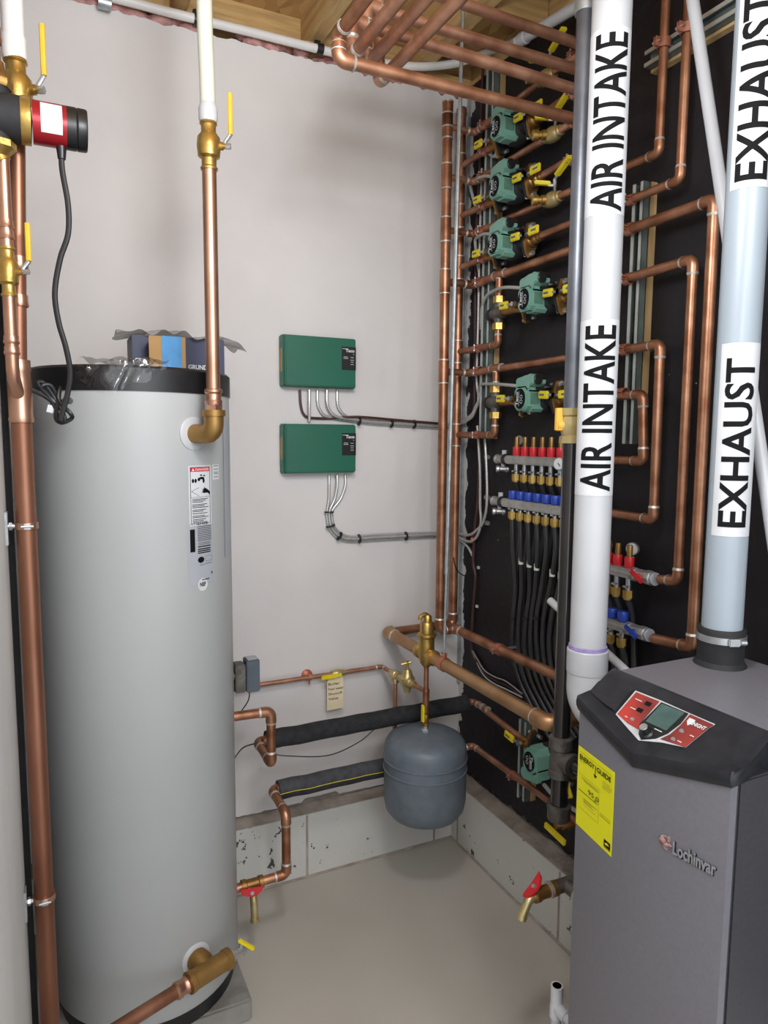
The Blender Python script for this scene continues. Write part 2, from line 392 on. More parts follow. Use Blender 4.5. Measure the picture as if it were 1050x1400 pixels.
# ---------------------------------------------------------------- pipes
def pipe_run(name, label, cat, pts, r, mt='copper', elbows=True, er=None, group=None, joints=(), joint_len=.05, cap_ends=(False,False), solder=True):
    """A soldered run: one tubing mesh, one elbow mesh per bend with its solder rings, sleeves at joints (point, direction)."""
    pts = [V(p) for p in pts]; er = er or r*1.6
    root = thing(name, label, cat, min(pts, key=lambda p: p.z), group=group)
    MB().tube(fillet(pts, er), r, 16).build('tubing', mt, root)
    if elbows:
        for i in range(1, len(pts)-1):
            d1 = (pts[i-1]-pts[i]); d2 = (pts[i+1]-pts[i])
            if d1.angle(d2) > math.pi-.15: continue
            t = er/math.tan(d1.angle(d2)/2)+r*1.0
            a = pts[i]+d1.normalized()*min(t, d1.length*.8); b = pts[i]+d2.normalized()*min(t, d2.length*.8)
            e = MB().tube(fillet([a,pts[i],b], er), r*1.14, 16).build('elbow', mt, root)
            if solder:
                for q, d in ((a,d1),(b,d2)):
                    d = d.normalized(); MB().tube([q-d*.002, q+d*.004], [r*1.19, r*1.05], 16).build('solder_ring', 'solder', e)
    for q, d in joints:
        q = V(q); d = V(d).normalized(); L = joint_len/2
        e = MB().tube([q-d*L, q+d*L], r*1.12, 16).build('coupling', mt, root)
        if solder:
            for g in (1,-1): MB().tube([q+d*g*(L-.002), q+d*g*(L+.0025)], r*1.18, 16).build('solder_ring', 'solder', e)
    return root
def clamp(c, axis, nrm, r, label, group=None, mt='copper_red', cat='pipe clamp', back=.03):
    """two-piece copper pipe clamp round a pipe at c; nrm points away from the strut"""
    c = V(c); a = V(axis).normalized(); n = V(nrm).normalized(); s = a.cross(n).normalized()
    root = thing('pipe_clamp', label, cat, c, group=group)
    for sg in (1,-1):
        b = MB(); ring = []
        K = 8
        for k in range(K+1):
            th = math.pi*k/K; ring.append(((math.cos(th)*r*1.06*1), math.sin(th)*r*1.06*sg))
        outer = [((math.cos(math.pi*k/K)*(r*1.06+.0022)), math.sin(math.pi*k/K)*(r*1.06+.0022)*sg) for k in range(K,-1,-1)]
        b.prism(ring+outer, c-a*.011, n, s, a*.022)
        b.prism([(r*1.0,.002*sg),(r*1.06+.016,.002*sg),(r*1.06+.016,.0045*sg),(r*1.0,.0045*sg)], c-a*.011, n, s, a*.022)
        b.build('strap', mt, root)
    MB().cyl(c+n*(r+.011)-s*.012, c+n*(r+.011)+s*.012, .0032, n=8).build('bolt', 'steel', root)
    if back: MB().cyl(c-n*(r*.9), c-n*(r+back), .005, n=8).build('stud', 'steel', root)
    return root
# ================================================================ the setting
WY, WX = .05, .055          # faces of the back drywall and of the black right wall
struct(MB().box((-.9,-1.9,-.05),(3.2,4.2,.1)), 'floor', 'floor')
struct(MB().box((-.9,.06,.12),(1.8,.12,.245)), 'wall_back_footing', 'block')
struct(MB().box((.06,-1.4,.12),(.12,3.0,.245)), 'wall_right_footing', 'block')
bm = MB(); NB = 60
def edge_strip(bm, x0, x1, y, z, amp, seed):
    rnd = random.Random(seed); top = []
    for i in range(NB+1): top.append((x0+(x1-x0)*i/NB, z+rnd.uniform(-amp, amp)))
    return top
lt = MB()
for (x0,x1,seed) in ((-1.8,.06,3),):
    rows = edge_strip(lt, x0, x1, 0, .247, .004, seed)
    for i in range(NB):
        (a,za),(b,zb) = rows[i], rows[i+1]
        lt.bm.faces.new([lt.bm.verts.new(p) for p in ((a,.004,.243),(b,.004,.243),(b,.06,zb+.006),(a,.06,za+.006))])
struct(lt, 'trim_1', 'ledge')
lt = MB(); rnd = random.Random(9)
ys = [-2.6+2.62*i/80 for i in range(81)]; zs = [.249+rnd.uniform(-.004,.004) for _ in ys]
for i in range(80):
    lt.bm.faces.new([lt.bm.verts.new(p) for p in ((.004,ys[i],.243),(.004,ys[i+1],.243),(.07,ys[i+1],zs[i+1]+.008),(.07,ys[i],zs[i]+.008))])
struct(lt, 'trim_2', 'ledge')
seams = MB()
for px in (420, 593): p = Y(px, 1180 if px == 420 else 1150, 0); seams.box((p.x,-.0005,.12),(.008,.004,.24))
seams.box((-.93,-.0005,.12),(.008,.004,.24))
for y in (-.05,-.665,-1.1): seams.box((-.0005,y,.12),(.004,.008,.24))
seams.tube([(-1.8,-.002,.002),(0,-.002,.002)], .005, 6).tube([(-.002,0,.002),(-.002,-2.6,.002)], .005, 6)
struct(seams, 'trim_3', 'ledge')
# back drywall with rough cut top and bottom
dw = MB(); rnd = random.Random(5); N = 120
top, bot = [], []
bz = 0
for i in range(N+1):
    x = -1.8+1.858*i/N
    tz = 2.876+rnd.uniform(-.004,.004)
    if -.55 < x < .03 and rnd.random() < .35: tz -= rnd.uniform(.004,.012)
    bz = .265+rnd.uniform(-.003,.003)+(.012 if -.62 < x < -.48 else 0)
    top.append((x,tz)); bot.append((x,bz))
for i in range(N):
    for y, fl in ((WY,0),(WY+.013,1)):
        dw.bm.faces.new([dw.bm.verts.new((p[0],y,p[1])) for p in (bot[i],bot[i+1],top[i+1],top[i])])
    dw.bm.faces.new([dw.bm.verts.new(p) for p in ((top[i][0],WY,top[i][1]),(top[i+1][0],WY,top[i+1][1]),(top[i+1][0],WY+.013,top[i+1][1]),(top[i][0],WY+.013,top[i][1]))])
    dw.bm.faces.new([dw.bm.verts.new(p) for p in ((bot[i][0],WY,bot[i][1]),(bot[i+1][0],WY,bot[i+1][1]),(bot[i+1][0],WY+.013,bot[i+1][1]),(bot[i][0],WY+.013,bot[i][1]))])
bmesh.ops.remove_doubles(dw.bm, verts=dw.bm.verts[:], dist=1e-5)
struct(dw, 'wall_back', 'drywall')
# black-coated right wall with a ragged foot
rw = MB(); rnd = random.Random(8); N = 140; r1 = []
for i in range(N+1):
    y = WY-2.75*i/N; r1.append((y, .276+rnd.uniform(-.006,.006)))
for i in range(N):
    (a,za),(b,zb) = r1[i], r1[i+1]
    for x in (WX, WX+.018): rw.bm.faces.new([rw.bm.verts.new(p) for p in ((x,a,za),(x,b,zb),(x,b,2.916),(x,a,2.916))])
    rw.bm.faces.new([rw.bm.verts.new(p) for p in ((WX,a,za),(WX,b,zb),(WX+.018,b,zb),(WX+.018,a,za))])
    rw.bm.faces.new([rw.bm.verts.new(p) for p in ((WX,a,2.916),(WX,b,2.916),(WX+.018,b,2.916),(WX+.018,a,2.916))])
bmesh.ops.remove_doubles(rw.bm, verts=rw.bm.verts[:], dist=1e-5)
struct(rw, 'wall_right', 'black_wall')
struct(MB().box((-1.573,-1.51,1.5),(.12,1.90,3.0)), 'wall_left', 'wall_paint')
struct(MB().box((-1.535,-.53,1.3),(.068,.05,2.6)), 'trim_4', 'black_matte')  # black board put in as the darkness of the recess past the left wall
struct(MB().box((-1.62,-.24,1.5),(.1,.6,3.0)), 'trim_5', 'wall_paint')
struct(MB().box((-.9,.12,.29),(1.9,.11,.09)), 'trim_%d' % 50, 'ledge')  # backing behind the gaps under both walls, coloured dark for the shade there
struct(MB().box((.135,-1.3,.29),(.11,2.9,.09)), 'trim_%d' % 51, 'ledge')
struct(MB().box((-.9,.16,1.6),(2.0,.02,2.9)), 'trim_%d' % 52, 'wood_x')
struct(MB().box((.17,-1.3,1.6),(.02,2.9,2.9)), 'trim_%d' % 53, 'wood')
# ceiling: sheathing, joists, rim boards, sill plates
OZ = 3.03; JZ = 2.935
struct(MB().box((-.9,-1.3,OZ+.02),(2.6,3.2,.04)), 'ceiling', 'osb')
k = 6
def joist(x0, x1, mt='wood', y0=.12, y1=-2.9):
    global k
    struct(MB().box(((x0+x1)/2,(y0+y1)/2,(JZ+OZ)/2),(abs(x1-x0),abs(y1-y0),OZ-JZ),bev=.003), 'trim_%d'%k, mt); k += 1
xa = Z(420,53,JZ).x; xb = Z(450,47,JZ).x
joist(xa, xb)
xc = (Z(561,92,JZ).x+Z(663,0,JZ).x)/2; xd = (Z(579,101,JZ).x+Z(690,0,JZ).x)/2
joist(xc, xd)
joist(-1.02, -.975); joist(-1.42,-1.375)
def block(c, s, mt='wood_x'):
    global k
    struct(MB().box(c, s, bev=.002), 'trim_%d'%k, mt); k += 1
block((-.85,.125,(JZ+OZ)/2),(1.9,.03,OZ-JZ))                       # rim board above the back wall
block((.12,-1.3,(JZ+OZ)/2),(.03,2.9,OZ-JZ), 'wood')                # rim board above the black wall
block((.075,-1.3,2.926),(.04,2.7,.02), 'wood')                     # plate above the black wall
block((-.86,.1,2.926),(.12,.1,.03)); block((-.555,.1,2.92),(.07,.1,.03)); block((-.03,.1,2.93),(.2,.1,.03)); block((-.26,.1,2.92),(.06,.1,.03)); block((-1.3,.1,2.93),(.5,.1,.03))
block((.0,-.33,(JZ+OZ)/2),(.2,.035,OZ-JZ)); block((-.1,-.85,(JZ+OZ)/2),(.3,.04,OZ-JZ))
# pink insulation stuffed above the drywall
ins = MB(); rnd = random.Random(4)
for i in range(150):
    x = rnd.uniform(-1.5,.0)
    if -.80 > x > -.92 or -.59 < x < -.52: continue
    ins.sphere((x, .09+rnd.uniform(-.02,.02), 2.898+rnd.uniform(-.014,.014)), rnd.uniform(.016,.032), 10, (1.5,1,.8))
solo(ins, 'fibreglass_insulation', 'pink', 'pink fibreglass insulation poking out above the top edge of the drywall', 'insulation', kind='stuff')

# ================================================================ storage tank
T = V((-1.214,-.334,0)); TR = .248
def cyl_hit(px, py, rr=TR):
    d = ray(px,py); ox, oy = CAM.x-T.x, CAM.y-T.y
    a = d.x*d.x+d.y*d.y; b = ox*d.x+oy*d.y; c = ox*ox+oy*oy-rr*rr
    t = (-b-math.sqrt(b*b-a*c))/a; return CAM+d*t
def ang(p): return math.atan2(p.y-T.y, p.x-T.x)
t = thing('storage_tank', 'tall grey cylindrical hot water storage tank with a black cap band', 'tank', (T.x,T.y,.065))
MB().lathe([(TR-.02,.11),(TR-.006,.112),(TR,.122),(TR,1.728),(TR-.004,1.73)], (T.x,T.y,0), (0,0,1), 72).build('jacket', 'tank', t)
MB().lathe([(TR-.02,.066),(TR-.012,.066),(TR-.012,.112),(TR-.03,.112)], (T.x,T.y,0), (0,0,1), 64).build('base_ring', 'black', t)
MB().lathe([(TR+.003,1.722),(TR+.003,1.775),(TR-.003,1.781),(TR-.03,1.783),(0,1.786)], (T.x,T.y,0), (0,0,1), 72).build('top_cap', 'black', t)
e1 = cyl_hit(265,593); e2 = cyl_hit(268,1310)
n1 = (V((e1.x,e1.y,0))-T).normalized(); n2 = (V((e2.x,e2.y,0))-T).normalized()
for e, n in ((e1,n1),(e2,n2)):
    MB().lathe([(.0,-.006),(.041,-.006),(.041,.001),(.036,.004),(.02,.005),(0,.005)], e, n, 32).build('escutcheon', 'white', t)
def tank_sheet(pxa, pxb, mt, name, parent, lift=.0008):
    a, b = cyl_hit(*pxa), cyl_hit(*pxb)
    o = wrap_sheet(MB(), (T.x,T.y), ang(a), ang(b), TR, b.z, a.z, lift).build(name, mt, parent)
    a0, a1 = ang(a), ang(b)
    def P(s, v, up=.0004): th = a0+(a1-a0)*s; zz = a.z+(b.z-a.z)*v; rr = TR+lift+up; return V((T.x+math.cos(th)*rr, T.y+math.sin(th)*rr, zz))
    return o, P, TR*abs(a1-a0), a.z-b.z
def strip(mb, P, s0, v0, s1, v1, n=4, up=.0004):
    for i in range(n):
        sa, sb = s0+(s1-s0)*i/n, s0+(s1-s0)*(i+1)/n
        mb.bm.faces.new([mb.bm.verts.new(P(*q, up)) for q in ((sa,v0),(sb,v0),(sb,v1),(sa,v1))])
def sheet_text(mb, P, t_, s0, v0, s1, v1, bold=.02):
    me = text_mesh(t_, bold); mb.merge(me, lambda p: P(s0+(s1-s0)*(p.x+.5), v0+(v1-v0)*(.5-p.y), .0009))
lab, P, w, h = tank_sheet((257,637), (289,716), 'paper', 'warning_label', t)
b = MB(); strip(b, P, .08,.03,.92,.1, up=.0004); b.build('warning_band', 'red', lab)
b = MB(); sheet_text(b, P, 'DANGER', .28,.045,.9,.085, .02); b.bm.faces.new([b.bm.verts.new(P(*q,.0008)) for q in ((.12,.088),(.24,.088),(.18,.042))]); b.build('lettering', 'paper', lab)
b = MB()
for (s0,v0,s1,v1) in ((.06,.02,.08,.97),(.92,.02,.94,.97),(.06,.02,.94,.026),(.06,.964,.94,.97),(.08,.52,.92,.525)): strip(b, P, s0,v0,s1,v1)
for k_, v in enumerate((.55,.575,.6,.64,.665,.69,.73,.755,.79,.83,.855,.89,.915,.94)): strip(b, P, .12, v, .84-(k_*37%5)*.06, v+.011)
def blob(mb, P, s, v, rs, rv, n=12): mb.bm.faces.new([mb.bm.verts.new(P(s+math.cos(6.283*i/n)*rs, v+math.sin(6.283*i/n)*rv, .0006)) for i in range(n)])
for (s,v,rs,rv) in ((.17,.25,.05,.035),(.28,.25,.05,.035),(.42,.23,.06,.03),(.55,.21,.12,.022),(.63,.25,.05,.045),(.52,.16,.05,.012),(.66,.17,.05,.012)): blob(b, P, s,v,rs,rv)
b.bm.faces.new([b.bm.verts.new(P(*q,.0006)) for q in ((.92,.5),(.82,.46),(.62,.46),(.52,.44),(.62,.43),(.54,.41),(.62,.405),(.56,.385),(.66,.39),(.63,.36),(.74,.385),(.84,.41),(.92,.44))])
for (s0,v0,s1,v1) in ((.1,.42,.42,.36),(.1,.42,.42,.5)):
    b.bm.faces.new([b.bm.verts.new(P(*q,.0005)) for q in ((s0,v0),(s1,v1),(s1,v1+.006),(s0,v0+.006))])
b.build('pictogram', 'ink', lab)
lab, P, w, h = tank_sheet((290,635), (299,655), 'paper', 'instruction_sticker', t)
b = MB()
for v in (.08,.3,.5,.6,.8): strip(b, P, .15, v, .85, v+.04)
b.build('lettering', 'ink_grey', lab)
lab, P, w, h = tank_sheet((256,716), (291,795), 'label_grey', 'rating_label', t)
b = MB(); strip(b, P, .08,.1,.26,.46); b.build('barcode', 'ink', lab)
b = MB(); sheet_text(b, P, 'HOT WATER', .35,.01,.8,.04, .03)
for v in (.38,.42,.45,.48): strip(b, P, .36, v, .9, v+.018)
strip(b, P, .5,.92,.82,.935); strip(b, P, .92,.82,.97,.86)
blob(b, P, .48,.6,.13,.05); b.build('lettering', 'ink', lab)
b = MB()
for i in range(9): strip(b, P, .36, .06+i*.028, .94, .074+i*.028)
for i in range(3): strip(b, P, .38, .32+i*.018, .9, .328+i*.018)
for (s0,v0,s1,v1) in ((.66,.55,.96,.555),(.66,.63,.96,.635),(.66,.55,.67,.635),(.95,.55,.96,.635),(.42,.68,.62,.69),(.64,.67,.95,.68)): strip(b, P, s0,v0,s1,v1)
b.build('fine_print', 'ink_grey', lab)
c = cyl_hit(277,799); a = ang(c); b = MB()
def CP(p, rr): return V((T.x+math.cos(a+p[0]/TR)*rr, T.y+math.sin(a+p[0]/TR)*rr, c.z+p[1]))
b.bm.faces.new([b.bm.verts.new(CP((math.cos(i*.2618)*.0165, math.sin(i*.2618)*.0165), TR+.0012)) for i in range(24)])
lab = b.build('certification_sticker', 'paper', t)
b = MB(); me = text_mesh('NSF', .03); b.merge(me, lambda p: CP((p.x*.019, p.y*.011+.001), TR+.0018)); b.build('lettering', 'ink', lab)
# access cover on the right flank and the jacket seam
o = wrap_sheet(MB(), (T.x,T.y), -.62, -.42, TR, 1.30, 1.66, .002).build('access_cover', 'label_grey', t)
o = wrap_sheet(MB(), (T.x,T.y), -.36, -.35, TR, .13, 1.72, .0015).build('jacket_seam', 'tank', t)
# pad under it
pr_ = Z(345,1366,.064)
pad = MB(); pad.box(((-1.53+pr_.x)/2,(pr_.y-.0)/2,.032),(pr_.x+1.53,abs(pr_.y),.064),bev=.006)
solo(pad, 'concrete_pad', 'pad', 'rough grey concrete pad under the storage tank', 'pad')
# riser from the tank: elbow, copper, ball valve, PEX
vr = V((-1.0635,-.616,0)); zE = Y(291,590,vr.y).z; ze = e1.z
z0v = Y(292,234,vr.y).z; z1v = Y(292,168,vr.y).z
p0 = V((vr.x,vr.y,e1.z))
t = thing('copper_riser', 'thick shiny copper riser from a bronze elbow on the tank front', 'pipe', p0)
dd = (p0-e1); dd.z = 0
MB().tube(fillet([e1+dd*.05, p0, p0+V((0,0,.052))], .034), .0235, 20).build('elbow', 'bronze', t)
MB().lathe([(.0,0),(.0275,0),(.0275,.014),(.0,.014)], p0+V((0,0,.042)), (0,0,1), 24).build('elbow_rim', 'bronze', t)
MB().hexa(p0+V((0,0,.056)), p0+V((0,0,.07)), .021).build('adapter_nut', 'copper_bright', t)
MB().lathe([(0,.068),(.02,.068),(.021,.078),(.0185,.082),(.0185,.094),(.0215,.098),(.0215,.104),(.0185,.106),(0,.106)], p0, (0,0,1), 24).build('press_socket', 'copper_bright', t)
MB().cyl(p0+V((0,0,.1)), V((vr.x,vr.y,z0v)), .0165, n=24).build('tubing', 'copper_bright', t)
def ball_valve(label, c, ax, L, r, lever_side, lever_dir, lever_len, group=None, mt='brass', sleeve='yellow_lever', stem=.03, name='ball_valve', cat='valve'):
    """brass full-port valve centred at c along ax, stem towards lever_side, lever blade towards lever_dir"""
    c = V(c); a = V(ax).normalized(); s = V(lever_side).normalized(); l = V(lever_dir).normalized()
    t = thing(name, label, cat, c-a*(L/2), group=group)
    MB().lathe([(0,-L/2),(r*1.15,-L/2),(r*1.22,-L*.46),(r*1.02,-L*.42),(r*1.02,-L*.27),(r*1.5,-L*.22),(r*1.65,0),(r*1.55,L*.17),(r*1.2,L*.24),(r*1.02,L*.28),(r*1.02,L*.42),(r*1.22,L*.45),(r*1.15,L/2),(0,L/2)], c, a, 24).build('valve_body', mt, t)
    MB().lathe([(0,r*1.0),(r*.55,r*1.0),(r*.55,r*1.2+stem*.6),(r*.38,r*1.2+stem*.6),(r*.38,r*1.2+stem),(0,r*1.2+stem)], c, s, 14).build('stem', mt, t)
    h = c+s*(r*1.2+stem*.85)
    MB().hexa(h, h+s*.012, r*.42).build('lever_nut', 'steel', t)
    k1 = h+l*(lever_len*.22)+s*.012; 
    lv = MB().tube([h, h+l*(lever_len*.08), k1], .0045, 8).build('lever', 'steel', t)
    MB().tube([k1, k1+l*.01, h+l*lever_len+s*.012], .0056, 8).build('sleeve', sleeve, lv)
    return t
cv = V((vr.x,vr.y,(z0v+z1v)/2))
side = _r.copy(); side.z = 0; side.normalize()
ball_valve('brass ball valve with upright yellow lever at the top of the shiny riser', cv, (0,0,1), z1v-z0v, .0165, side, (0,0,1), .115, stem=.022)
t = thing('pex_pipe', 'creamy white plastic pipe rising from the ball valve to the ceiling', 'pipe', (vr.x,vr.y,z1v))
MB().lathe([(0,-.004),(.0185,-.004),(.0215,.006),(.0215,.028),(.0175,.04),(0,.04)], (vr.x,vr.y,z1v), (0,0,1), 24).build('expansion_ring', 'white', t)
MB().tube(smooth_path([(vr.x,vr.y,z1v),(vr.x-.001,vr.y,z1v+.1),(vr.x-.004,vr.y,z1v+.25),(vr.x-.003,vr.y+.004,OZ)]), .0175, 20).build('tubing', 'pex', t)
# outlet low on the tank front
p1 = e2+n2*.062
qa = Z(282,1331,p1.z); 
dl = Z(165,1402,p1.z)-Z(292,1322,p1.z); dl.z = 0; dl.normalize()
t = thing('copper_return_pipe', 'copper pipe running off a bronze tee low on the tank', 'pipe', p1-V((0,0,.03)))
MB().lathe([(0,-.056),(.03,-.056),(.031,-.03),(.025,-.02),(.024,0),(0,.0)], p1, n2, 20).cyl(e2, p1, .024, n=20).build('tee_branch', 'bronze', t)
MB().lathe([(0,-.062),(.027,-.062),(.027,-.048),(.0245,-.046),(.0245,.046),(.027,.048),(.027,.06),(0,.06)], p1, dl, 24).build('tee', 'bronze', t)
q = p1+dl*.06
MB().lathe([(0,0),(.0195,0),(.021,.006),(.0185,.012),(.0185,.02),(.021,.026),(.021,.034),(.018,.038),(0,.038)], q, dl, 20).build('press_socket', 'copper_bright', t)
MB().cyl(q+dl*.03, q+dl*.62, .0165, n=22).build('tubing', 'copper_riser', t)
q = p1-dl*.06
t = thing('drain_cock', 'chrome drain cock with pale yellow handle at the foot of the tank', 'valve', q-V((0,0,.02)))
MB().lathe([(0,0),(.016,0),(.016,.012),(.011,.014),(.011,.04),(.014,.042),(.014,.05),(0,.05)], q, -dl, 16).build('valve_body', 'steel', t)
hq = q-dl*.04+V((0,0,.012))
MB().cyl(q-dl*.034, hq+V((0,0,.01)), .006).build('stem', 'steel', t)
MB().box(hq+V((.012,-.006,.004)), (.05,.014,.008), Matrix.Rotation(-.5,3,'Z') @ Matrix.Rotation(.5,3,'Y'), .003).build('handle', 'yellow', t)
# ================================================================ pipes and pump by the left wall
L1 = V((-1.473,-.635,0)); zl = lambda px,py,y=-.635: Y(px,py,y).z
zt = zl(30,165)
t = thing('copper_riser', 'large tarnished copper riser beside the left wall, running floor to brass valve', 'pipe', (L1.x,L1.y,.0))
MB().cyl((L1.x,L1.y,.0),(L1.x,L1.y,zl(25,545)), .0205, n=24).build('tubing', 'copper_riser', t)
zw = zl(25,545)
MB().lathe([(0,-.05),(.0235,-.05),(.025,-.044),(.0235,-.038),(.0235,.03),(.0225,.04),(.0225,.055),(.024,.06),(.0225,.066),(.0225,.08),(0,.08)], (L1.x,L1.y,zw), (0,0,1), 24).build('wye_fitting', 'copper_bright', t)
UT = Y(26,233,-.635)
MB().cyl((L1.x,L1.y,zw+.05),(L1.x+.018,L1.y,zl(31,165)), .0152, n=20).build('upper_tubing', 'copper_riser', t)
zc1, zc2 = zl(31,412), zl(31,360)
for z in (zc1, zc2): MB().lathe([(0,-.012),(.0172,-.012),(.0187,-.008),(.0172,0),(.0172,.012),(0,.012)], (L1.x+.018*(z-zw)/(zl(31,165)-zw),L1.y,z), (0,0,1), 20).build('press_coupling', 'copper_bright', t)
L2 = Y(14,433,-.69); L2.z = 0
zA = zl(18,520,-.69)
t = thing('copper_branch', 'slim shiny copper branch from the left riser up to the red pump', 'pipe', (L2.x,L2.y,zA))
MB().tube(fillet([(L1.x,L1.y+.005,zw-.01),(L2.x,L2.y,zA+.01),(L2.x,L2.y,zl(13,400,-.69))], .04), .0125, 18).build('tubing', 'copper_bright', t)
for zz in (zl(18,480,-.69), zl(18,465,-.69)): MB().lathe([(0,-.008),(.014,-.008),(.0155,-.004),(.014,0),(.014,.008),(0,.008)], (L2.x,L2.y,zz), (0,0,1), 18).build('press_coupling', 'copper_bright', t)
zv0, zv1 = zl(15,406,-.69), zl(15,338,-.69)
ball_valve('brass ball valve with yellow lever on the slim branch below the red pump', (L2.x,L2.y,(zv0+zv1)/2), (0,0,1), zv1-zv0, .0125, side, (0,.2,1), .1, stem=.018)
zp = Y(10,155,-.69).z
t = thing('copper_branch', 'short copper length between the lower yellow valve and the red pump', 'pipe', (L2.x,L2.y,zv1))
MB().cyl((L2.x,L2.y,zv1),(L2.x,L2.y,zl(9,215,-.69)), .0125, n=18).build('tubing', 'copper_bright', t)
for zz in (zl(12,322,-.69), zl(12,307,-.69)): MB().lathe([(0,-.008),(.014,-.008),(.0155,-.004),(.014,0),(.014,.008),(0,.008)], (L2.x,L2.y,zz), (0,0,1), 18).build('press_coupling', 'copper_bright', t)
# circulator with a red motor
pc = V((L2.x-.008,L2.y,zp-.008))
def pxl(px): return Y(px, 158, -.69).x
x1, x2, x3, x4 = pxl(28), pxl(44), pxl(90), pxl(118)
ax = V((1,0,0)); rm = .0405
t = thing('circulator_pump', 'small circulator pump with red motor and white label by the left wall', 'pump', pc-V((0,0,.06)))
zf0, zf1 = zl(8,206,-.69), zl(14,98,-.69)
MB().lathe([(0,-.05),(rm*1.06,-.05),(rm*1.06,(x1-pc.x))], pc, ax, 32).cyl(pc-V((0,0,.055)), pc+V((0,0,.06)), .026, n=20).build('volute', 'black_matte', t)
MB().lathe([(0,0),(.0295,0),(.034,.008),(.034,.016),(.02,.03),(0,.03)][::-1] and [(0,-.03),(.02,-.03),(.034,-.016),(.034,-.004),(.028,0),(0,0)], pc-V((0,0,.045)), (0,0,1), 8).cyl(V((L2.x,L2.y,zl(9,222,-.69))), pc-V((0,0,.07)), .0165, n=16).build('union_nut', 'brass', t)
MB().lathe([(0,0),(.03,0),(.033,.006),(.033,.014),(.022,.026),(.018,.05),(0,.05)], pc+V((0,0,.05)), (0,0,1), 8).build('union_nut', 'brass_dark', t)
MB().lathe([(0,x1-pc.x),(rm*1.08,x1-pc.x),(rm*1.1,x1-pc.x+.004),(rm*1.1,x2-pc.x-.003),(0,x2-pc.x)], pc, ax, 32).build('ring_nut', 'brass', t)
mo = MB().lathe([(0,x2-pc.x),(rm,x2-pc.x),(rm,x3-pc.x),(0,x3-pc.x)], pc, ax, 40).build('motor_can', 'red_pump', t)
mo2 = MB().lathe([(0,x3-pc.x),(rm*1.0,x3-pc.x),(rm*1.0,(x3+x4)/2-pc.x-.002),(rm*.96,(x3+x4)/2-pc.x),(rm*1.0,(x3+x4)/2-pc.x+.002),(rm*.99,x4-pc.x-.003),(rm*.95,x4-pc.x),(0,x4-pc.x)], pc, ax, 40).build('end_cap', 'black', t)
# rating label wrapped on the can
b = MB(); la, lb = pxl(55), pxl(84); a0, a1 = -2.75, -.95
def MP(x, a, rr): return V((x, pc.y+math.cos(a)*rr*1.0, pc.z+math.sin(a)*rr))
n = 10
for i in range(n):
    A, B = -math.pi/2+(-1.2+2.0*i/n), -math.pi/2+(-1.2+2.0*(i+1)/n)
    f_ = lambda s: math.pi+.95-s*1.75
    A, B = f_(i/n), f_((i+1)/n)
    A, B = 2.35+1.5*i/n, 2.35+1.5*(i+1)/n
    b.bm.faces.new([b.bm.verts.new(q) for q in (MP(la,A,rm+.0008),MP(lb,A,rm+.0008),MP(lb,B,rm+.0008),MP(la,B,rm+.0008))])
lab = b.build('rating_label', 'paper', mo)
# cord: strain relief, hanging cable, coiled tail with a plug
c0 = V((pxl(82), -.692, zp-rm)); 
pts = [c0]+[Y(*q,-.69) for q in ((85,232),(93,280),(93,320),(82,355),(75,400),(80,440),(90,475),(96,510),(92,540),(86,562),(83,575))]
MB().tube(smooth_path(pts), .0058, 10).tube([c0+V((0,0,.004)), c0-V((0,0,.012)), c0-V((0,0,.03))], [.011,.0095,.0075], 12).build('power_cord', 'black', t)
cy = -.635
coil = [Y(*q,cy) for q in ((86,560),(70,545),(52,525),(60,524),(75,545),(88,570),(84,575),(66,540),(58,528),(70,528),(84,552),(96,565),(98,572),(84,578),(76,570),(80,545),(82,530),(80,545),(88,560),(60,541),(40,532))]
MB().tube(smooth_path([q+V((0,.004*math.sin(i*2.1),0)) for i,q in enumerate(coil)],6), .0045, 8).box(Y(92,548,cy-.006), (.022,.014,.014), bev=.003).build('cord_coil', 'black', t)
q = Y(69,559,cy); MB().box(q, (.013,.001,.016), Matrix.Rotation(.25,3,'Y')).build('cord_tag', 'paper', t)
# valve and PEX on the riser behind the pump
z0, z1 = zl(31,165), zl(29,83)
ball_valve('large brass ball valve with yellow lever behind the red pump', (L1.x+.02,L1.y,(z0+z1)/2), (0,0,1), z1-z0, .0185, side, (.0,0,1), .125, stem=.026)
t = thing('pex_pipe', 'wide white plastic pipe above the valve in the upper left corner', 'pipe', (L1.x+.018,L1.y,z1))
MB().cyl((L1.x+.018,L1.y,z1-.004),(L1.x+.018,L1.y,OZ), .021, n=22).lathe([(0,-.004),(.021,-.004),(.0235,.004),(.0235,.04),(.0195,.05),(0,.05)], (L1.x+.018,L1.y,z1), (0,0,1), 22).build('tubing', 'pex_white', t)
z0 = zl(4,112,-.69)
t = thing('copper_branch', 'copper stub entering the top of the red pump', 'pipe', (pc.x,L2.y,pc.z+.07))
MB().cyl((pc.x+.001,L2.y,pc.z+.09),(pc.x+.001,L2.y,OZ), .0125, n=18).build('tubing', 'copper_riser', t)
MB().lathe([(0,0),(.015,0),(.0165,.006),(.015,.012),(.015,.03),(0,.03)], (pc.x+.001,L2.y,zl(5,62,-.69)), (0,0,1), 18).build('press_coupling', 'copper_riser', t)
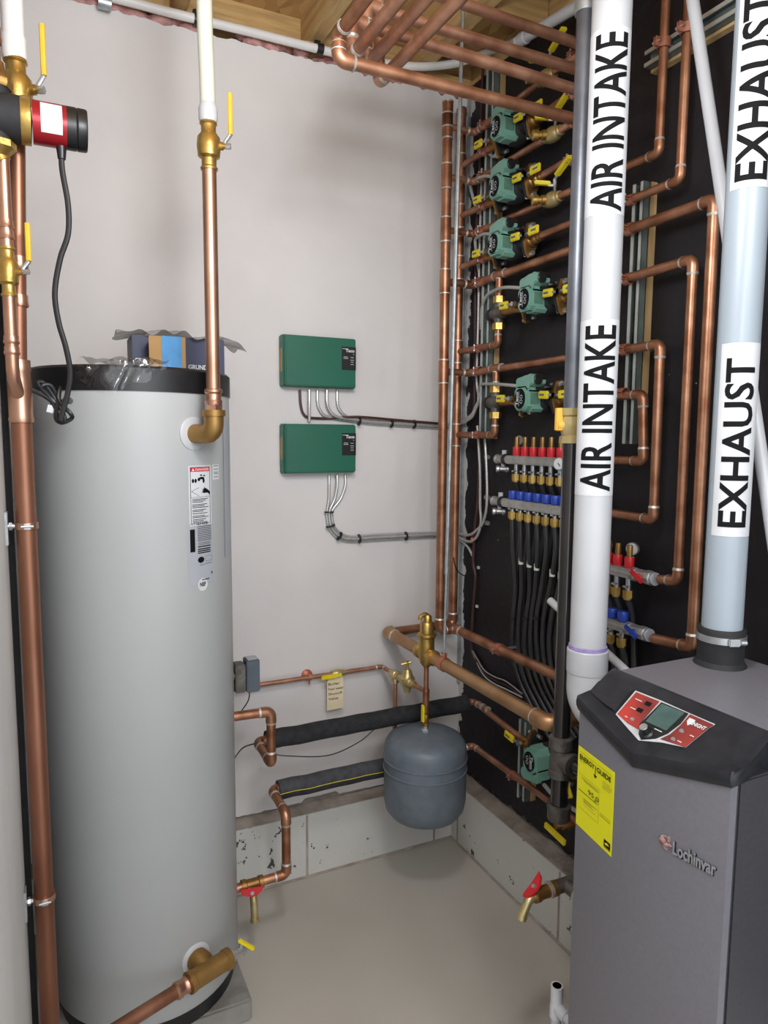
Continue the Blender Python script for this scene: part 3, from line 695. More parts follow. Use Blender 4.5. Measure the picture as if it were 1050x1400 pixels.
# hangers on the riser
for (py, lb) in ((718,'upper copper hanger ring holding the left riser to the wall'),(1226,'lower copper hanger ring holding the left riser to the wall')):
    c = V((L1.x,L1.y,zl(42 if py==718 else 60,py)))
    t = thing('pipe_hanger', lb, 'hanger', c, group=None)
    MB().lathe([(.0205,-.007),(.024,-.007),(.024,.007),(.0205,.007)], c, (0,0,1), 24).build('ring', 'copper_bright', t)
    b = c+V((.002,-.024,0)); MB().cyl(b+V((-.012,-.002,0)), b+V((.012,-.002,0)), .003, n=8).box(b,(.012,.006,.012)).build('bolt', 'steel', t)
    MB().cyl(V((-1.513,c.y-.004,c.z)), c+V((-.02,-.004,0)), .0055, n=10).build('rod', 'steel', t)
    MB().hexa(V((-1.506,c.y-.004,c.z)), c+V((-.027,-.004,0)), .009).build('nut', 'steel', t)
    MB().box(V((-1.5105,c.y-.004,c.z-.004)),(.005,.03,.07)).build('wall_plate', 'galv', t)
# ================================================================ things on top of the tank
ZT = 1.784
def tx(px, y): return Y(px, 490, y).x
yb = -.30
x0, x1 = tx(181,yb), tx(307,yb); zh = Y(240,461,yb).z
t = thing('pump_carton', 'dark blue printed carton lying on top of the tank', 'box', ((x0+x1)/2,yb+.06,ZT))
MB().box(((x0+x1)/2,yb+.06,(ZT+zh)/2),(x1-x0,.12,zh-ZT),bev=.002).build('carton', 'navy', t)
b = MB()
for px in (205, 277): 
    c = Y(px, 493.5 if px == 205 else 502.5, yb-.001); text_on(b, 'GRUNDFOS', c, (1,0,0),(0,0,1), .078,.013,(0,-1,0), .03)
b.build('lettering', 'paper', t)
y2 = yb-.075
x0, x1 = tx(204,y2), tx(254,y2); zh2 = Y(230,460,y2).z
t = thing('cardboard_box', 'small brown cardboard box with blue tape on top of the tank', 'box', ((x0+x1)/2,y2+.03,ZT))
MB().prism([(x0,0),(x1,.0),(x1-.002,.06),(x0+.012,.06)], (0,y2,ZT), (1,0,0),(0,1,0),(0,0,zh2-ZT), .001).build('carton', 'cardboard', t)
MB().box((x0+(x1-x0)*.62,y2-.0006,(ZT+zh2)/2),((x1-x0)*.55,.0012,zh2-ZT)).box((x0+(x1-x0)*.62,y2+.03,zh2+.0005),((x1-x0)*.55,.06,.001)).build('tape', 'blue_tape', t)
# films
rnd = random.Random(12)
def film(name, mt, label, P, nu, nv):
    b = MB(); g = [[b.bm.verts.new(P(i/nu, j/nv)) for j in range(nv+1)] for i in range(nu+1)]
    for i in range(nu):
        for j in range(nv): b.bm.faces.new((g[i][j], g[i+1][j], g[i+1][j+1], g[i][j+1]))
    return solo(b, name, mt, label, 'plastic film')
xa, xb = tx(160,yb), tx(335,yb)
def sheet(u, v):
    x = xa+(xb-xa)*u; y = yb-.02+.15*v
    z = max(zh,zh2)+.004+.005*math.sin(u*17+v*5)+.004*math.sin(u*41+v*9)
    over = max(0, u-.84)/.16; under = max(0,.16-u)/.16
    z -= .022*over**1.4+.002*under; z += .01*math.exp(-((u-.33)/.22)**2)
    if v < .15: z -= .006*(1-v/.15)*(1+math.sin(u*33))*.6
    return V((x,y,z))
film('plastic_sheet', 'film', 'crumpled grey plastic sheet laid over the cartons on the tank', sheet, 70, 16)
sa, sb = math.atan2(-1,-.43), math.atan2(-1,.30)
sa, sb = ang(cyl_hit(108,530)), ang(cyl_hit(232,530))
def bag(u, v):
    a = sa+(sb-sa)*u; drop = .014+.062*max(0,math.sin(math.pi*min(1,(u+.08)*.95)))**.8*(1.15-.75*u)+.006*math.sin(u*19)
    s = v*(drop+.16)
    wob = .0035*math.sin(u*17+v*9)+.003*math.sin(u*9-v*15)+.0018*math.sin(u*31+v*21)
    if s < .16: rr = TR-.155+s; z = ZT+.006+wob+.004
    else: rr = TR+.011+wob; z = ZT+.004-(s-.16)
    if .14 < s < .175: rr = min(rr, TR+.008)
    return V((T.x+math.cos(a)*rr, T.y+math.sin(a)*rr, z))
film('plastic_bag', 'clear', 'clear crinkled plastic bag draped over the tank front rim', bag, 60, 34)
# ================================================================ green zone control boxes
def zone_box(label, pts, word):
    yb_ = 0.0
    a, b_, c_ = Y(*pts[0],yb_), Y(*pts[1],yb_), Y(*pts[2],yb_)
    x0, x1, zt_, zb_ = (a.x+c_.x)/2, b_.x, (a.z+b_.z)/2, c_.z
    t = thing('zone_control_box', label, 'control box', ((x0+x1)/2, WY, zb_), group='green zone control boxes')
    w, h = x1-x0, zt_-zb_
    MB().box(((x0+x1)/2, (WY+.012)/2+.003, (zt_+zb_)/2), (w+.012,WY-.012,h+.004), bev=.004).build('back_box', 'green_box', t)
    cov = MB().box(((x0+x1)/2, .008, (zt_+zb_)/2), (w,.016,h), bev=.0035).build('cover', 'green_box', t)
    MB().box((x0-.0065,.03,(zt_+zb_)/2),(.002,.02,h*.62)).build('side_label', 'bronze', t)
    MB().box((x0-.007,.028,zb_+h*.22),(.003,.018,.02)).box((x0-.007,.028,zb_+h*.8),(.003,.018,.02)).build('hinge', 'green_box', t)
    lx1 = x1-.0005; lx0 = x1-.054; lz1 = zt_-h*.17; lz0 = zt_-h*.64
    lab = MB().box(((lx0+lx1)/2,-.0006,(lz0+lz1)/2),(lx1-lx0,.0014,lz1-lz0)).build('control_label', 'black', cov)
    bb = MB(); text_on(bb, word, ((lx0+lx1)/2+.004,-.0014,lz1-.013),(1,0,0),(0,0,1),.034,.011,(0,-1,0),.04)
    for i,(u,w_,v) in enumerate(((-.012,.016,.035),(-.012,.018,.04),(.012,.012,.036),(.012,.014,.045),(.012,.01,.052),(.012,.012,.06),(-.014,.022,.007))):
        bb.box(((lx0+lx1)/2+u,-.0016,lz1-v),(w_,.0004,.0016))
    bb.sphere((lx1-.009,-.0014,lz1-.025),.0018,8).build('lettering', 'paper', cov)
    return x0, x1, zt_, zb_
B1 = zone_box('upper green zone control box on the back wall', ((390,457.7),(486.7,462.7),(390,526.7)), 'Taco')
B2 = zone_box('lower green zone control box on the back wall', ((390.6,579.5),(486.7,581.7),(390.6,647)), 'Taco')

# ================================================================ conduits and wires
def bx_cable(label, pts, r=.0056, group=None, mt='bx', ties=(), n=7, cat='conduit', name='flexible_conduit'):
    P = smooth_path(pts, n); t = thing(name, label, cat, min(P, key=lambda p: p.z), group=group)
    # interlocked armour: raised bands and grooves along the length
    D = [0]
    for i in range(len(P)-1): D.append(D[-1]+(P[i+1]-P[i]).length)
    def at(d):
        for i in range(len(P)-1):
            if d <= D[i+1]: return P[i]+(P[i+1]-P[i])*((d-D[i])/max(1e-9,D[i+1]-D[i]))
        return P[-1]
    Q, R = [], []; pitch = .0085; d = 0
    if mt == 'bx':
        while d < D[-1]-pitch:
            for f_, rr in ((0,1),(.66,1),(.70,.74),(.96,.74)): Q.append(at(d+pitch*f_)); R.append(r*rr)
            d += pitch
    else: Q, R = P, [r]*len(P)
    MB().tube(Q, R, 9).build('armour', mt, t)
    for (q, d) in ties:
        q, d = V(q), V(d).normalized(); MB().tube([q-d*.002,q+d*.002], .0175, 10).build('cable_tie', 'black', t)
    return t
yc = WY-.009
zrun = Y(540,577,yc).z
def W(px, py, y=yc): return Y(px, py, y)
right_up = lambda o: [X(643,572+o,.03),X(650,560+o,.035),X(655,545,.035)]
U = []
for i,(px, s1, s2, oy) in enumerate(((423,574,578,4),(434,570,578,3.2),(447,568,578,.2),(461,560,577,-3.2))):
    yy = yc-(.0 if i%2 else .010)
    pts = [W(px,533,yy+.004),W(px,548,yy)]
    if i == 0: pts += [W(px,562,yy),W(px,577,yy+.004)]
    else: pts += [W(px+3,560,yy),W(px+14,570,yy)]
    if i: pts += [W(480+i*4,574+oy*.6,yy),W(510,577+oy*.7,yy),W(560,580+oy*.8,yy),W(600,582+oy*.8,yy),W(622,582+oy*.8,yy)]
    lb = ('first','second','third','fourth')[i]
    pts += right_up(oy) if i >= 2 else []
    if i >= 2:
        xo = .034; dx = (i-2)*9
        pts += [X(652+dx*.6,520,xo),X(654+dx*.6,440,xo),X(655.5+dx*.6,360,xo),X(657+dx*.6,300,xo),X(659+dx*.55,230,xo)]
    ties = [(W(491,575.5,yy),(1,.0,-.05)),(W(535,578.5,yy),(1,0,-.02)),(W(566,580,yy),(1,0,-.02))] if i == 2 else ()
    bx_cable('%s armoured conduit from the left below the upper green box' % lb, pts, ties=ties, group='armoured conduits along the back wall')
bx_cable('brown thermostat wire leaving the left end of the upper green box', [W(410,533),W(411,552),W(415,566),W(424,571),W(450,572),W(490,570,yc-.02),W(540,574,yc-.02),W(600,579,yc-.02)], r=.0045, mt='brown_wire', name='thermostat_wire', cat='wire')
for i,(px,) in enumerate(((450,),(461,),(472,))):
    o = (i-1)*1.5
    yy = yc-(.012 if i == 1 else 0)
    pts = [W(px,650,yy+.004),W(px,664,yy),W(449+(px-449)*.72,682,yy),W(447.5+i*3.6,697,yy),W(447+i*3.4,708,yy),W(451+i*3,722-o,yy),W(463+i*2,733-o*2,yy),W(480,737-o*2,yy),W(510,735-o*2.2,yy),W(550,733-o*2,yy),W(595,731-o*1.5,yy),W(622,731-o*1.5,yy)]
    if i != 1: pts += [X(641,736-o*3,.035),X(652,729-o*3,.035),X(659+o,714,.035),X(661+o*3,690,.035),X(661+o*3,650,.035),X(658.5+o*3,600,.035),X(657+o*3,580,.035)]
    ties = [(W(450,700,yy),(0,0,1)),(W(452,719,yy),(.3,0,-1)),(W(464,733,yy),(1,0,-.6)),(W(491,736.5,yy),(1,0,.05)),(W(555,733,yy),(1,0,.03))] if i == 1 else ()
    bx_cable('%s armoured conduit below the lower green box' % ('left','middle','right')[i], pts, ties=ties, group='armoured conduits along the back wall')
# ================================================================ headers and mains
XZ = -.003
rh = .0172
LH = V((-.118,-.085,0)); RH = V((-.007,.003,0))
MX_ = -.29
zlt = Y(610.7,142,-.085).z; zlb = Y(600,862,-.085).z; zrb = X(600,904,MX_).z
zrt = Y(632,150,.003).z
UMx = -.052; MX = -.29
def yz(px, y): return lambda py: Y(px,py,y).z
lh = yz(606,-.085); rhz = yz(626,.003)
stub_l = [Y(609,172,-.085).z, Y(608,241,-.085).z, Y(607.5,314,-.085).z, Y(606.5,385,-.085).z, Y(604.7,508,-.085).z]
jl = [((LH.x,LH.y,z),(0,0,1)) for z in stub_l]
um_z = zlb
root = pipe_run('copper_header', 'front copper header pipe, taller of the two by the corner, feeding the return lines', 'pipe',
    [(LH.x,LH.y,zlt),(LH.x,LH.y,zlb),(UMx,LH.y,zlb),(UMx,-1.2,zlb+.004)], rh, 'copper', joints=jl+[((LH.x,LH.y,zlt-.035),(0,0,1))], joint_len=.082, group=None)
MB().lathe([(rh*1.1,-.02),(rh*1.12,0),(rh*.9,.006),(0,.008)], (LH.x,LH.y,zlt), (0,0,1), 18).build('end_cap', 'copper', root)
sep = X(590,897,MX); zm = X(600,904,MX).z
stub_r = [X(633.3,226.7,XZ).z, X(631.4,296,XZ).z, X(631.4,365.7,XZ).z, X(679,471,XZ).z, X(677.6,594.7,XZ).z]
jr = [((RH.x,RH.y,z),(0,0,1)) for z in stub_r]
ye = X(757,992,MX).y+.02
root = pipe_run('copper_header', 'rear copper header pipe in the corner with thick main passing the brass air separator', 'pipe',
    [(RH.x,RH.y,zrt),(RH.x,RH.y,zrb),(MX,RH.y,zrb)], rh, 'copper', joints=jr, joint_len=.082)
MB().lathe([(rh*1.1,-.02),(rh*1.12,0),(rh*.9,.006),(0,.008)], (RH.x,RH.y,zrt), (0,0,1), 18).build('end_cap', 'copper', root)
root = pipe_run('copper_main', 'thick golden copper main sloping past the brass separator to the boiler side', 'pipe',
    [(MX+.02,RH.y,zrb),(MX,RH.y,zrb),(MX,ye,zm),(.0,ye,zm)], .0206, 'copper_gold', er=.034)
def stub_run(label, z, z2, pts_after, r=.0112, **kw):
    return pipe_run('copper_line', label, 'pipe', [(LH.x,LH.y,z),(XZ,LH.y,z)]+pts_after, r, kw.pop('mt','copper_dark'), group='copper zone lines on the black wall', **kw)
# ---------------------------------------------------------------- steel channel strips
def channel(label, y0, y1, z0, z1, vertical=True):
    """strut channel on a wood strip on the black wall"""
    t = thing('strut_channel', label, 'strut', (WX, (y0+y1)/2, min(z0,z1)))
    if vertical:
        yc_ = (y0+y1)/2; w = abs(y1-y0); zc_, L = (z0+z1)/2, abs(z1-z0)
        MB().box((.045,yc_-w*.12,zc_),(.02,w,L)).build('wood_strip', 'wood_strip', t)
        b = MB().box((.0335,yc_,zc_),(.003,w,L))
        for s in (1,-1): b.box((.0225,yc_+s*(w/2-.0015),zc_),(.025,.003,L))
        b.build('channel', 'strut', t)
        b = MB()
        for s in (1,-1): b.box((.011,yc_+s*(w/2-.005),zc_),(.004,.010,L-.001),bev=.001)
        b.build('lip', 'strut_bright', t)
    else:
        zc_ = (z0+z1)/2; w = abs(z1-z0); yc_, L = (y0+y1)/2, abs(y1-y0)
        MB().box((.045,yc_,zc_-w*.2),(.02,L,w)).build('wood_strip', 'wood_strip', t)
        b = MB().box((.0335,yc_,zc_),(.003,L,w))
        for s in (1,-1): b.box((.0225,yc_,zc_+s*(w/2-.0015)),(.025,L,.003))
        b.build('channel', 'strut', t)
        b = MB()
        for s in (1,-1): b.box((.011,yc_,zc_+s*(w/2-.005)),(.004,L-.001,.010),bev=.001)
        b.build('lip', 'strut_bright', t)
    return t
SY0, SY1 = X(661,300,.01).y, X(671,300,.01).y
channel('long upright strut channel beside the two corner headers', SY0, SY1, X(668,600,.01).z, 2.9)
S2a, S2b = X(855,500,.01).y, X(869,500,.01).y
channel('upright strut channel seen just right of the intake pipe', S2a, S2b, X(862,607,.01).z, X(872,250,.01).z)
S3z = X(903,68,.01).z
channel('level strut channel near the ceiling between intake and exhaust pipes', X(880,97,.01).y, -1.55, S3z-.02, S3z+.02, False)
S4 = X(784,150,.01).y
channel('upright strut channel hidden behind the tall grey gas pipe', S4, S4-.041, X(783,288,.01).z, 2.9)
S5 = X(708,1040,.01).y
channel('short strut channel behind the lowest green pump', S5, S5-.041, X(710,1092,.01).z, X(712,984,.01).z)
# ---------------------------------------------------------------- zone lines
zz = dict(r1=X(722,126,XZ).z, p1=2.613, r2=X(725,205,XZ).z, p2=2.43, r3=X(738,277,XZ).z, p3=2.2495, r4=X(735,357.5,XZ).z, p4=2.045, r5=X(712,498.5,XZ).z, p5=1.742)
def xend(px, p, s): q = X(px, p[1]+s*(px-p[0]), XZ); return q
Aend = xend(848,(789.5,163.8),.252); Bend = xend(834,(790.8,123.7),.307); Cend = xend(817,(792.9,96.4),.30); Dend = xend(802,(792.9,60.8),.347)
rz = .0112
PY = dict(p1=-.332, p2=-.332, p3=-.332, p4=-.505, p5=-.50, p6=-.60)
HL = .083
VB = .062   # length of an isolation valve body
def line(label, pts, mt='copper', **kw):
    return pipe_run('copper_line', label, 'pipe', pts, kw.pop('r', rz), mt, group='copper zone lines on the black wall', er=.02, **kw)
line('highest thin copper line on the black wall, half hidden by ceiling pipes', [(LH.x+.016,LH.y,stub_l[0]),(XZ,LH.y,stub_l[0]),(XZ,Dend.y,Dend.z),(XZ-.04,Dend.y,Dend.z)], 'copper_dark')
line('thin copper line passing behind the second green pump to a hose valve', [(LH.x+.016,LH.y,stub_l[1]),(XZ,LH.y,stub_l[1]),(XZ,Bend.y,Bend.z),(XZ-.04,Bend.y,Bend.z)], 'copper_dark')
aY, bY = X(901,209,XZ), X(930,240,XZ)
line('thin copper line passing behind the third green pump, turning upward beyond the intake pipe', [(LH.x+.016,LH.y,stub_l[2]),(XZ,LH.y,stub_l[2]),(XZ,aY.y,aY.z),(XZ,aY.y,OZ)], 'copper')
cY, cB = X(977,274,XZ), X(953,887,XZ)
line('thicker copper line above the fourth pump, dropping down at far right beside the exhaust', [(LH.x+.016,LH.y,stub_l[3]),(XZ,LH.y,stub_l[3]),(XZ,cY.y,X(968,276,XZ).z),(XZ,cY.y-.004,cB.z),(XZ,X(893,876,XZ).y,X(893,873,XZ).z)], 'copper', r=.0135, joints=[((XZ,X(684,378,XZ).y,zz['r4']),(0,1,0))], joint_len=.06)
eY, eB = X(903,472,XZ), X(897,711,XZ)
line('thicker copper line above the fifth pump, ending in the second drop right of the intake', [(LH.x+.016,LH.y,stub_l[4]),(XZ,LH.y,stub_l[4]),(XZ,eY.y,zz['r5']),(XZ,eY.y-.004,eB.z),(XZ,X(800,704,XZ).y,eB.z+.004)], 'copper', r=.0125, joints=[((XZ,X(679,505,XZ).y,zz['r5']),(0,1,0))], joint_len=.06)
# pump lines
for i, nm in enumerate(('p1','p2','p3')):
    line('short copper pipe from the rear header into the %s green pump' % ('top','second','third')[i], [(RH.x,RH.y-.018,stub_r[i]),(XZ,PY[nm]+HL+VB-.01,zz[nm])], 'copper_dark')
line('copper line leaving the top green pump toward the right under the ceiling', [(XZ,PY['p1']-HL-VB+.01,zz['p1']),(XZ,Cend.y,Cend.z),(XZ-.04,Cend.y,Cend.z)], 'copper_dark')
line('copper line leaving the second green pump toward the right', [(XZ,PY['p2']-HL-VB+.01,zz['p2']),(XZ,Aend.y,Aend.z),(XZ-.04,Aend.y,Aend.z)], 'copper_dark')
line('copper line leaving the third green pump and rising to the ceiling right of the intake', [(XZ,PY['p3']-HL-VB+.01,zz['p3']),(XZ,bY.y,zz['p3']),(XZ,bY.y,OZ)], 'copper')
dY, dB = X(948,357,XZ), X(938,797,XZ)
line('copper line leaving the fourth pump, its long drop ending at the far red rail', [(XZ,PY['p4']-HL-VB+.01,zz['p4']),(XZ,dY.y,X(940,357,XZ).z),(XZ,dY.y-.003,dB.z),(XZ,X(902,791,XZ).y,X(902,792,XZ).z)], 'copper', r=.0125)
fY, fB = X(879,541,XZ), X(885,631,XZ)
line('copper line leaving the fifth pump with a short drop beside the intake pipe', [(XZ,PY['p5']-HL-VB+.01,zz['p5']),(XZ,fY.y,X(872,540,XZ).z),(XZ,fY.y-.012,fB.z),(XZ,X(800,630,XZ).y,fB.z)], 'copper', r=.0125)
# ceiling runs
def ceil_run(label, end, left_px, slope_ref, s, low, mt='copper_dark', tilt=0):
    y = end.y; yl = slope_ref[1]+s*(left_px-slope_ref[0])
    L = Y(left_px, yl, y); pts = [(end.x,end.y,end.z),(L.x,y,L.z)]
    lo = Y(left_px, low, y)
    pts += [(L.x,y,lo.z),(L.x,-2.25,lo.z+tilt)]
    return pipe_run('ceiling_pipe', label, 'pipe', pts, .0143, mt, er=.02, group='copper pipes under the ceiling')
ceil_run('lowest and nearest copper pipe crossing under the ceiling, first in front', Aend, 463, (789.5,163.8), .252, 47, 'copper')
ceil_run('second copper pipe crossing under the ceiling, just behind the nearest one', Bend, 481, (790.8,123.7), .307, 77)
ceil_run('third copper pipe crossing under the ceiling, behind two others', Cend, 501, (792.9,96.4), .30, 91)
ceil_run('highest copper pipe crossing under the ceiling near the joists', Dend, 519, (792.9,60.8), .347, 113)
# ---------------------------------------------------------------- green wet-rotor pumps
def green_pump(label, loc, rot=(0,0,0)):
    t = thing('green_pump', label, 'pump', loc, rot, group='green circulator pumps on the black wall')
    MB().lathe([(0,.03),(.036,.03),(.046,.02),(.048,-.012),(.04,-.028),(0,-.03)], (0,0,0), (1,0,0), 28).tube([(0,-HL+.012,0),(0,-.03,0),(0,.03,0),(0,HL-.012,0)], [.02,.026,.026,.02], 20).build('volute', 'black_matte', t, True)
    for s in (1,-1):
        MB().prism([(-.013,.048),(.013,.048),(.026,.012),(.026,-.012),(.013,-.048),(-.013,-.048),(-.026,-.012),(-.026,.012)], (0,s*(HL-.006)-.006,0), (1,0,0),(0,0,1),(0,.012,0), .002).build('flange', 'black_matte', t, True)
        MB().hexa((-.006,s*(HL-.028),.04),(-.006,s*(HL+.012),.04),.007).build('flange_bolt', 'steel', t, True)
        MB().hexa((.006,s*(HL-.028),-.04),(.006,s*(HL+.012),-.04),.007).build('flange_bolt', 'steel', t, True)
    # motor: octagonal shell, its end face towards the room
    hw, hh, c = .033, .037, .012
    oc = [(-hw,-hh+c),(-hw+c,-hh),(hw-c,-hh),(hw,-hh+c),(hw,hh-c),(hw-c,hh),(-hw+c,hh),(-hw,hh-c)]
    mo = MB().prism([(a*1.0,b_) for a,b_ in oc], (-.016,0,0), (0,1,0),(0,0,1),(-.066,0,0), .005).prism([(a*.86,b_*.72-.012) for a,b_ in oc], (-.012,-.004,-.003), (0,1,0),(0,0,1),(-.05,0,0), .004).build('motor', 'green_pump', t, True)
    # terminal box with a knob, overhanging on the -y side
    po = [(.033,.02),(.033,.058),(.028,.064),(-.018,.070),(-.038,.074),(-.050,.068),(-.054,.056),(-.052,.044),(-.042,.037),(-.033,.034),(-.033,.02)]
    tb = MB().prism(po, (-.022,0,0), (0,1,0),(0,0,1),(-.055,0,0), .004).build('terminal_box', 'green_pump', t, True)
    MB().prism([(.0345,.055),(.0345,.0595),(.029,.066),(-.018,.0722),(-.039,.0762),(-.052,.0695),(-.0562,.057),(-.0542,.056),(-.0505,.0685),(-.038,.0743),(-.018,.0703),(.028,.0643),(.033,.0585),(.033,.055)], (-.024,0,0), (0,1,0),(0,0,1),(-.035,0,0)).build('box_gasket', 'black', tb, True)
    MB().lathe([(0,0),(.0155,0),(.0155,.005),(.0135,.007),(0,.007)], (-.056,-.0515,.055), (0,-1,0), 24).build('knob', 'black', tb, True)
    pl = MB(); N = 28
    pl.prism([(math.cos(6.283*i/N)*.0265, math.sin(6.283*i/N)*.0315) for i in range(N)], (-.0815,0,-.001), (0,1,0),(0,0,1),(-.0018,0,0))
    pl = pl.build('nameplate', 'ink', mo, True)
    b = MB(); n_ = (-1,0,0)
    text_on(b, 'Taco', (-.0835,.0135,-.001), (0,0,1),(0,1,0), .043,.0125, n_, .03)
    b.build('lettering', 'paper', mo, True)
    b = MB(); b.box((-.0838,.004,-.001),(.0008,.0016,.046)); text_on(b, '00', (-.0835,-.009,-.003), (0,0,1),(0,1,0), .028,.013, n_, .0)
    b.build('emblem', 'label_grey', mo, True)
    MB().box((-.05,-.0335,0),(.034,.0012,.036)).build('rating_plate', 'green_dark', mo, True)
    MB().tube([(-.045,-.033,.03),(-.04,-.056,.028),(-.028,-.07,.03)], .004, 8).sphere((-.032,-.072,.032),.011,10,(1.6,1,.7)).build('wire_gland', 'black', t, True)
    return t
P_ORD = ('topmost of the green pumps, partly behind a ceiling pipe','second green pump from the top of the black wall','third green pump from the top of the black wall','fourth green pump, set further right below the third','fifth green pump, just above the red flow meters','lowest green pump, hung upside down near the floor')
PZ = [zz['p1'],zz['p2'],zz['p3'],zz['p4'],zz['p5'],.598]
for i in range(5): green_pump(P_ORD[i], (XZ,PY['p%d'%(i+1)],PZ[i]))
LX = XZ-.012
green_pump(P_ORD[5], (XZ,PY['p6'],PZ[5]), (math.pi,0,0))
def iso_valve(label, c, s, levers, mt='brass_dark'):
    """flanged isolation valve; s = +1 towards the corner, -1 away"""
    c = V(c); t = thing('isolation_valve', label, 'valve', c-V((0,0,.05)), group='isolation valves beside the green pumps')
    pts = [(-.012,.05),(.008,.055),(.014,.045),(.026,.01),(.026,-.014),(.012,-.05),(-.006,-.056),(-.015,-.046),(-.026,-.01),(-.026,.014)]
    MB().prism(pts, c, (1,0,0),(0,0,1),(0,s*.011,0), .0015).build('flange_plate', mt, t)
    MB().lathe([(0,.008),(.026,.01),(.024,.022),(.019,.026),(.019,.044),(.0155,.047),(.0155,.06),(.0135,.062),(0,.062)], c, (0,s,0), 20).cyl(c+V((-.01,s*.03,0)), c+V((-.034,s*.03,.006)), .010, n=14).build('valve_body', mt, t)
    for dz in (.043,-.044): MB().hexa(c+V((0,s*.004,dz)), c+V((0,s*.024,dz)), .0075).build('bolt', 'steel', t)
    for (dy, dz, ln) in levers:
        h = c+V((-.034,s*.03,.006))
        d = V((0,dy,dz)).normalized(); 
        lv = MB().tube([h+V((-.0,0,0)), h+d*.012+V((-.006,0,0)), h+d*.03+V((-.008,0,0))], .0045, 8).hexa(h+V((.004,0,0)), h+V((-.012,0,0)), .008).build('lever', 'steel', t)
        u = d; n_ = V((1,0,0)); w = u.cross(n_).normalized()
        rot = Matrix((u, w, n_)).transposed()
        sl = MB().box(h+d*(.024+ln/2)+V((-.009,0,0)), (ln,.024,.009), rot, .0025).build('sleeve', 'yellow', lv)
        bb = MB().box(h+d*(.024+ln*.6)+V((-.0138,0,0)), (ln*.5,.006,.0004), rot); bb.build('lettering', 'ink_grey', lv)
    return t
nmz = ('topmost','second','third','fourth','fifth')
for i in range(5):
    y = PY['p%d'%(i+1)]; z = PZ[i]
    iso_valve('brass isolation valve with one yellow lever left of the %s green pump' % nmz[i], (XZ,y+HL,z), 1, [(1,.04,.045)])
    iso_valve('brass isolation valve with two yellow levers right of the %s green pump' % nmz[i], (XZ,y-HL,z), -1, [(1,.06,.044),(-1,.0,.048)], 'brass_dark')
iso_valve('brass isolation valve with yellow lever at the upper left of the lowest pump', (XZ,PY['p6']+HL,PZ[5]), 1, [(1,.12,.05)])
iso_valve('brass isolation valve with yellow lever at the right of the lowest pump', (XZ,PY['p6']-HL,PZ[5]), -1, [(-.6,-1,.05)])
# hose valves on the returns
def hose_valve(label, c):
    c = V(c); t = thing('hose_valve', label, 'valve', c-V((0,0,.03)), group='brass hose valves on the return lines')
    MB().lathe([(0,-.04),(.0145,-.04),(.016,-.036),(.016,-.028),(.0215,-.022),(.024,-.008),(.0235,.006),(.019,.02),(.016,.024),(.016,.034),(.0145,.036),(0,.036)], c, (0,-1,0), 20).build('valve_body', 'brass_pale', t)
    o = c+V((-.016,.014,.0))
    MB().lathe([(0,0),(.0145,0),(.0145,.014),(.0115,.016),(.0115,.024),(.0155,.026),(.0155,.042),(.012,.044),(0,.044)], o, (-1,.45,-.05), 18).build('hose_outlet', 'brass', t)
    h = c+V((-.005,-.012,.024))
    for (d, ln, zz_) in ((V((-.75,.55,.12)),.05,.012),(V((-.2,-1,.32)),.085,.03)):
        d.normalize(); lv = MB().cyl(h-V((0,0,.012)), h+V((0,0,zz_)), .006, n=10).cyl(h+V((0,0,zz_)), h+V((0,0,zz_))+d*.02, .005, n=8).build('lever', 'steel', t)
        w = V((0,0,1)).cross(d).normalized(); rot = Matrix((d, w, d.cross(w))).transposed()
        MB().box(h+V((0,0,zz_+.004))+d*(.012+ln/2), (ln,.02,.011), rot, .003).build('sleeve', 'yellow', lv)
    return t
for (px,py,lb) in ((748,108,'uppermost hose valve, seen between the ceiling pipes'),(757,184,'hose valve with two yellow levers right of the top pump'),(756.5,263,'hose valve with two yellow levers right of the second pump')):
    y = X(px,py,XZ).y; 
    def lz(e, z0): f = (y-LH.y)/(e.y-LH.y); return z0+(e.z-z0)*f
    z = lz(Dend,stub_l[0]) if px == 748 else lz(Bend,stub_l[1]) if px == 757 else lz(aY,stub_l[2])
    hose_valve('brass '+lb, (XZ,y,z))
# mixing valves with their tee drops
def mixing(label, lab2, tee_px, body_px, elb_px, zline, zb, py):
    yv = X(*tee_px, XZ).y; zt_ = zline; ze_ = X(*elb_px, XZ).z; mz = zb
    t = thing('mixing_valve', label, 'valve', (XZ,yv,mz-.05))
    MB().lathe([(0,-.034),(.02,-.034),(.0215,-.02),(.024,.0),(.0215,.024),(.017,.03),(0,.03)], (XZ,yv,mz), (0,-1,0), 24).cyl((XZ,yv,mz+.05),(XZ,yv,mz-.05),.0165,n=16).build('valve_body', 'iron', t)
    MB().lathe([(0,0),(.022,0),(.023,.01),(.02,.022),(0,.024)], (XZ,yv+.032,mz), (0,1,0), 12).build('knob', 'black', t)
    for s in (1,-1): MB().hexa((XZ,yv,mz+s*.034),(XZ,yv,mz+s*.056),.021).build('union_nut', 'brass', t)
    MB().cyl((XZ,yv-.02,mz),(XZ,py+HL+VB-.012,mz),.0145,n=16).build('outlet_nipple', 'brass_dark', t)
    line(lab2+' dropping from the tee into the mixing valve', [(XZ,yv,zt_),(XZ,yv,mz+.05)], 'copper', r=.0112, joints=[((XZ,yv,zt_-.03),(0,0,1))], joint_len=.035)
    line(lab2+' from below the mixing valve to the rear header', [(XZ,yv,mz-.05),(XZ,yv,ze_),(RH.x,RH.y-.018,ze_)], 'copper', r=.0118)
mixing('grey mixing valve with brass union nuts left of the fourth pump','copper piece by the fourth pump', (683,380),(677,429.5),(681,471), zz['r4'], PZ[3], PY['p4'])
